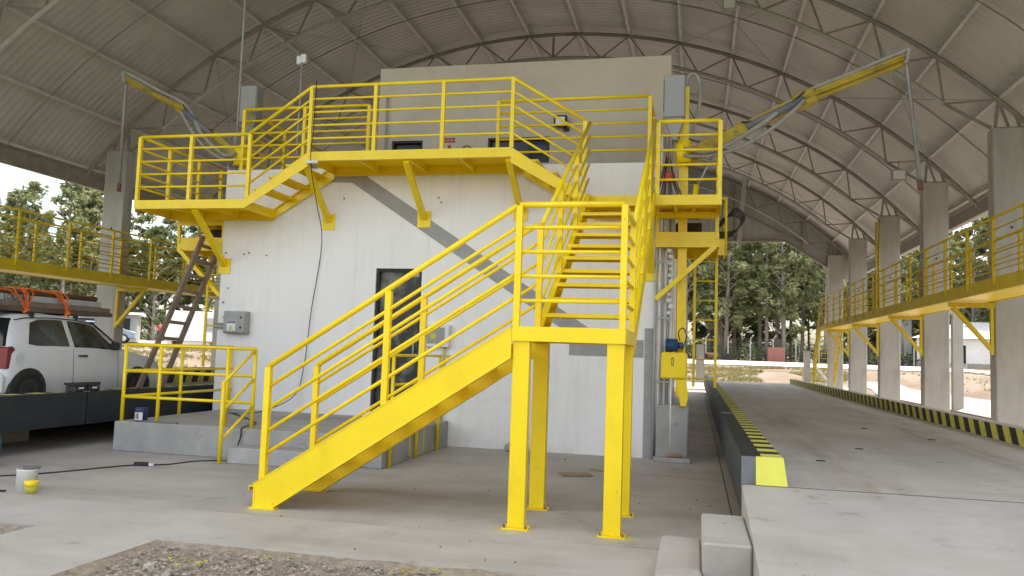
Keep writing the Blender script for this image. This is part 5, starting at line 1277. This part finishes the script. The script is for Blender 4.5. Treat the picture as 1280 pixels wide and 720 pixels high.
# person in a red shirt beside the trailer
def person(x, y_, rot, label):
    t = thing('person', label, 'person', (0, 0, 0))
    me = bpy.data.meshes.new('body'); V = [(0, 0, .95), (0, 0, 1.2), (0, 0, 1.42), (0, 0, 1.52), (0, .01, 1.62), (0, 0, 1.72), (.18, 0, 1.40), (.26, .03, 1.14), (.22, -.14, .95), (-.18, 0, 1.40), (-.27, .0, 1.13), (-.25, -.05, .90), (.1, 0, .88), (.12, .02, .48), (.12, .06, .08), (.12, -.1, .05), (-.1, 0, .88), (-.12, -.02, .48), (-.13, .04, .08), (-.13, -.12, .05)]
    E_ = [(0, 1), (1, 2), (2, 3), (3, 4), (4, 5), (2, 6), (6, 7), (7, 8), (2, 9), (9, 10), (10, 11), (0, 12), (12, 13), (13, 14), (14, 15), (0, 16), (16, 17), (17, 18), (18, 19)]
    me.from_pydata(V, E_, []); rad = [.15, .15, .15, .06, .09, .085, .075, .05, .04, .075, .05, .04, .095, .07, .05, .04, .095, .07, .05, .04]
    o = bpy.data.objects.new('body', me); COL.objects.link(o); md = o.modifiers.new('s', 'SKIN')
    for v, r_ in zip(me.skin_vertices[0].data, rad): v.radius = (r_, r_*.85)
    me.skin_vertices[0].data[0].use_root = True; s2 = o.modifiers.new('u', 'SUBSURF'); s2.levels = 1; s2.render_levels = 1
    me.materials.append(mat('skin_tone', (.30, .17, .11), (.26, .14, .09), 3, .6)); o.parent = t
    obj('shirt', MB().tube([(0, 0, .92), (0, 0, 1.15), (0, 0, 1.38), (0, 0, 1.47)], [.165, .165, .19, .08], 12), RED, t)
    for s in (-1, 1):
        obj('sleeve', MB().tube([(s*.15, 0, 1.41), (s*.24, .02, 1.2)], [.09, .075], 10), RED, t)
        obj('trouser_leg', MB().tube([(s*.09, 0, .98), (s*.12, .0, .5), (s*.125, .03, .1)], [.115, .09, .075], 10), NAVY, t)
    obj('hair', MB().tube([(0, .02, 1.66), (0, .02, 1.74), (0, .02, 1.79)], [.1, .1, .05], 10), BLACK, t)
    t.location = (x, y_, gh(x, y_, False)+.04); t.rotation_euler = (0, 0, rot)
person(-46.7, 63.5, R(20), 'person in a red shirt and dark trousers standing left of the white trailer')
# chain-link fences
def fence(label, P, n, h=2.2):
    t = thing('chain_link_fence', label, 'fence', (*P(.5), 0))
    pts = [P(i/n) for i in range(n+1)]; z = [gh(x, y_, False) for x, y_ in pts]
    for (x, y_), zz in zip(pts, z):
        obj('post', MB().beam((x, y_, zz-.1), (x, y_, zz+h), .11, .11, up=(0, 1, 0)).beam((x, y_, zz+h-.05), (x+.25, y_-.25, zz+h+.3), .09, .09), COLC, t)
    b = MB()
    for (p, q, z0, z1) in zip(pts, pts[1:], z, z[1:]):
        for k in range(10):
            f = .05+k*(h-.1)/9; b.tube([(p[0], p[1], z0+f), (q[0], q[1], z1+f)], .0035, 3, False)
        m_ = 10
        for k in range(m_):
            for s in (0, 1):
                a, c = (k+s)/m_, (k+1-s)/m_
                A = Vector((p[0]+(q[0]-p[0])*a, p[1]+(q[1]-p[1])*a, z0+.05)); C = Vector((p[0]+(q[0]-p[0])*c, p[1]+(q[1]-p[1])*c, z0+h-.05)); b.tube([A, C], .003, 3, False)
    obj('wire_mesh', b, STEELG, t)
fence('chain link fence with concrete posts along the foot of the plantation', lambda f: (-24+54*f, 80.5+1.0*f), 26)
fence('chain link fence beyond the gravel road on the left', lambda f: (-56-3*f, 24+52*f), 20)
t = thing('concrete_fence_post', 'short concrete corner post with white diagonal prop at the far deck end', 'post', (5.2, 42.5, .3))
zz = gh(5.35, 42.4)
obj('post', MB().box(5.2, 5.5, 42.3, 42.55, zz-.2, 2.15), COLC, t); obj('prop', MB().beam((5.5, 42.4, 1.75), (6.6, 42.3, .35), .12, .12, up=(0, 1, 0)), WHITE, t)
t = thing('concrete_bollard', 'plain concrete post behind the right ladder near the far end', 'post', (.25, 44, 0)); obj('post', MB().box(.0, .42, 43.9, 44.2, -.1, 2.35), COLC, t)
obj('base', MB().box(-.25, .95, 43.7, 44.4, -.1, .45), APRON, t)
tag(obj('brick_stack', MB().box(6.45, 7.95, 78.0, 79.0, 1.5, 2.85), REDB, None), 'reddish stack of bricks in front of the far fence', 'brick stack')
t = thing('red_machine', 'low red machine parked by the far fence, left of the opening', 'machine', (2.0, 77, 1.5))
obj('hood', MB().box(.4, 2.0, 76.6, 77.6, 1.75, 2.15), RUST, t, bevel=.08); obj('frame', MB().box(1.8, 3.2, 76.7, 77.5, 1.6, 1.95), BLACK, t)
for x in (.7, 2.8): obj('wheel', MB().cyl((x, 76.5, 1.8), (x, 76.75, 1.8), .35, 14), RUBBER, t)
# thin concrete posts outside the right columns
for i, (x, y_, h, lb) in enumerate(((8.7, 30.3, 3.4, 'slim concrete post outside between the second and third right columns'), (8.3, 24.4, 3.0, 'slim concrete post directly behind the second right column'))):
    t = thing('slim_post', lb, 'post', (x, y_, 0)); obj('post', MB().box(x-.16, x+.16, y_, y_+.25, -.1, h), COLC, t)
    obj('arm', MB().beam((x, y_+.1, h-.05), (x-.45, y_+.1, h+.28), .14, .14, up=(0, 1, 0)), COLC, t)
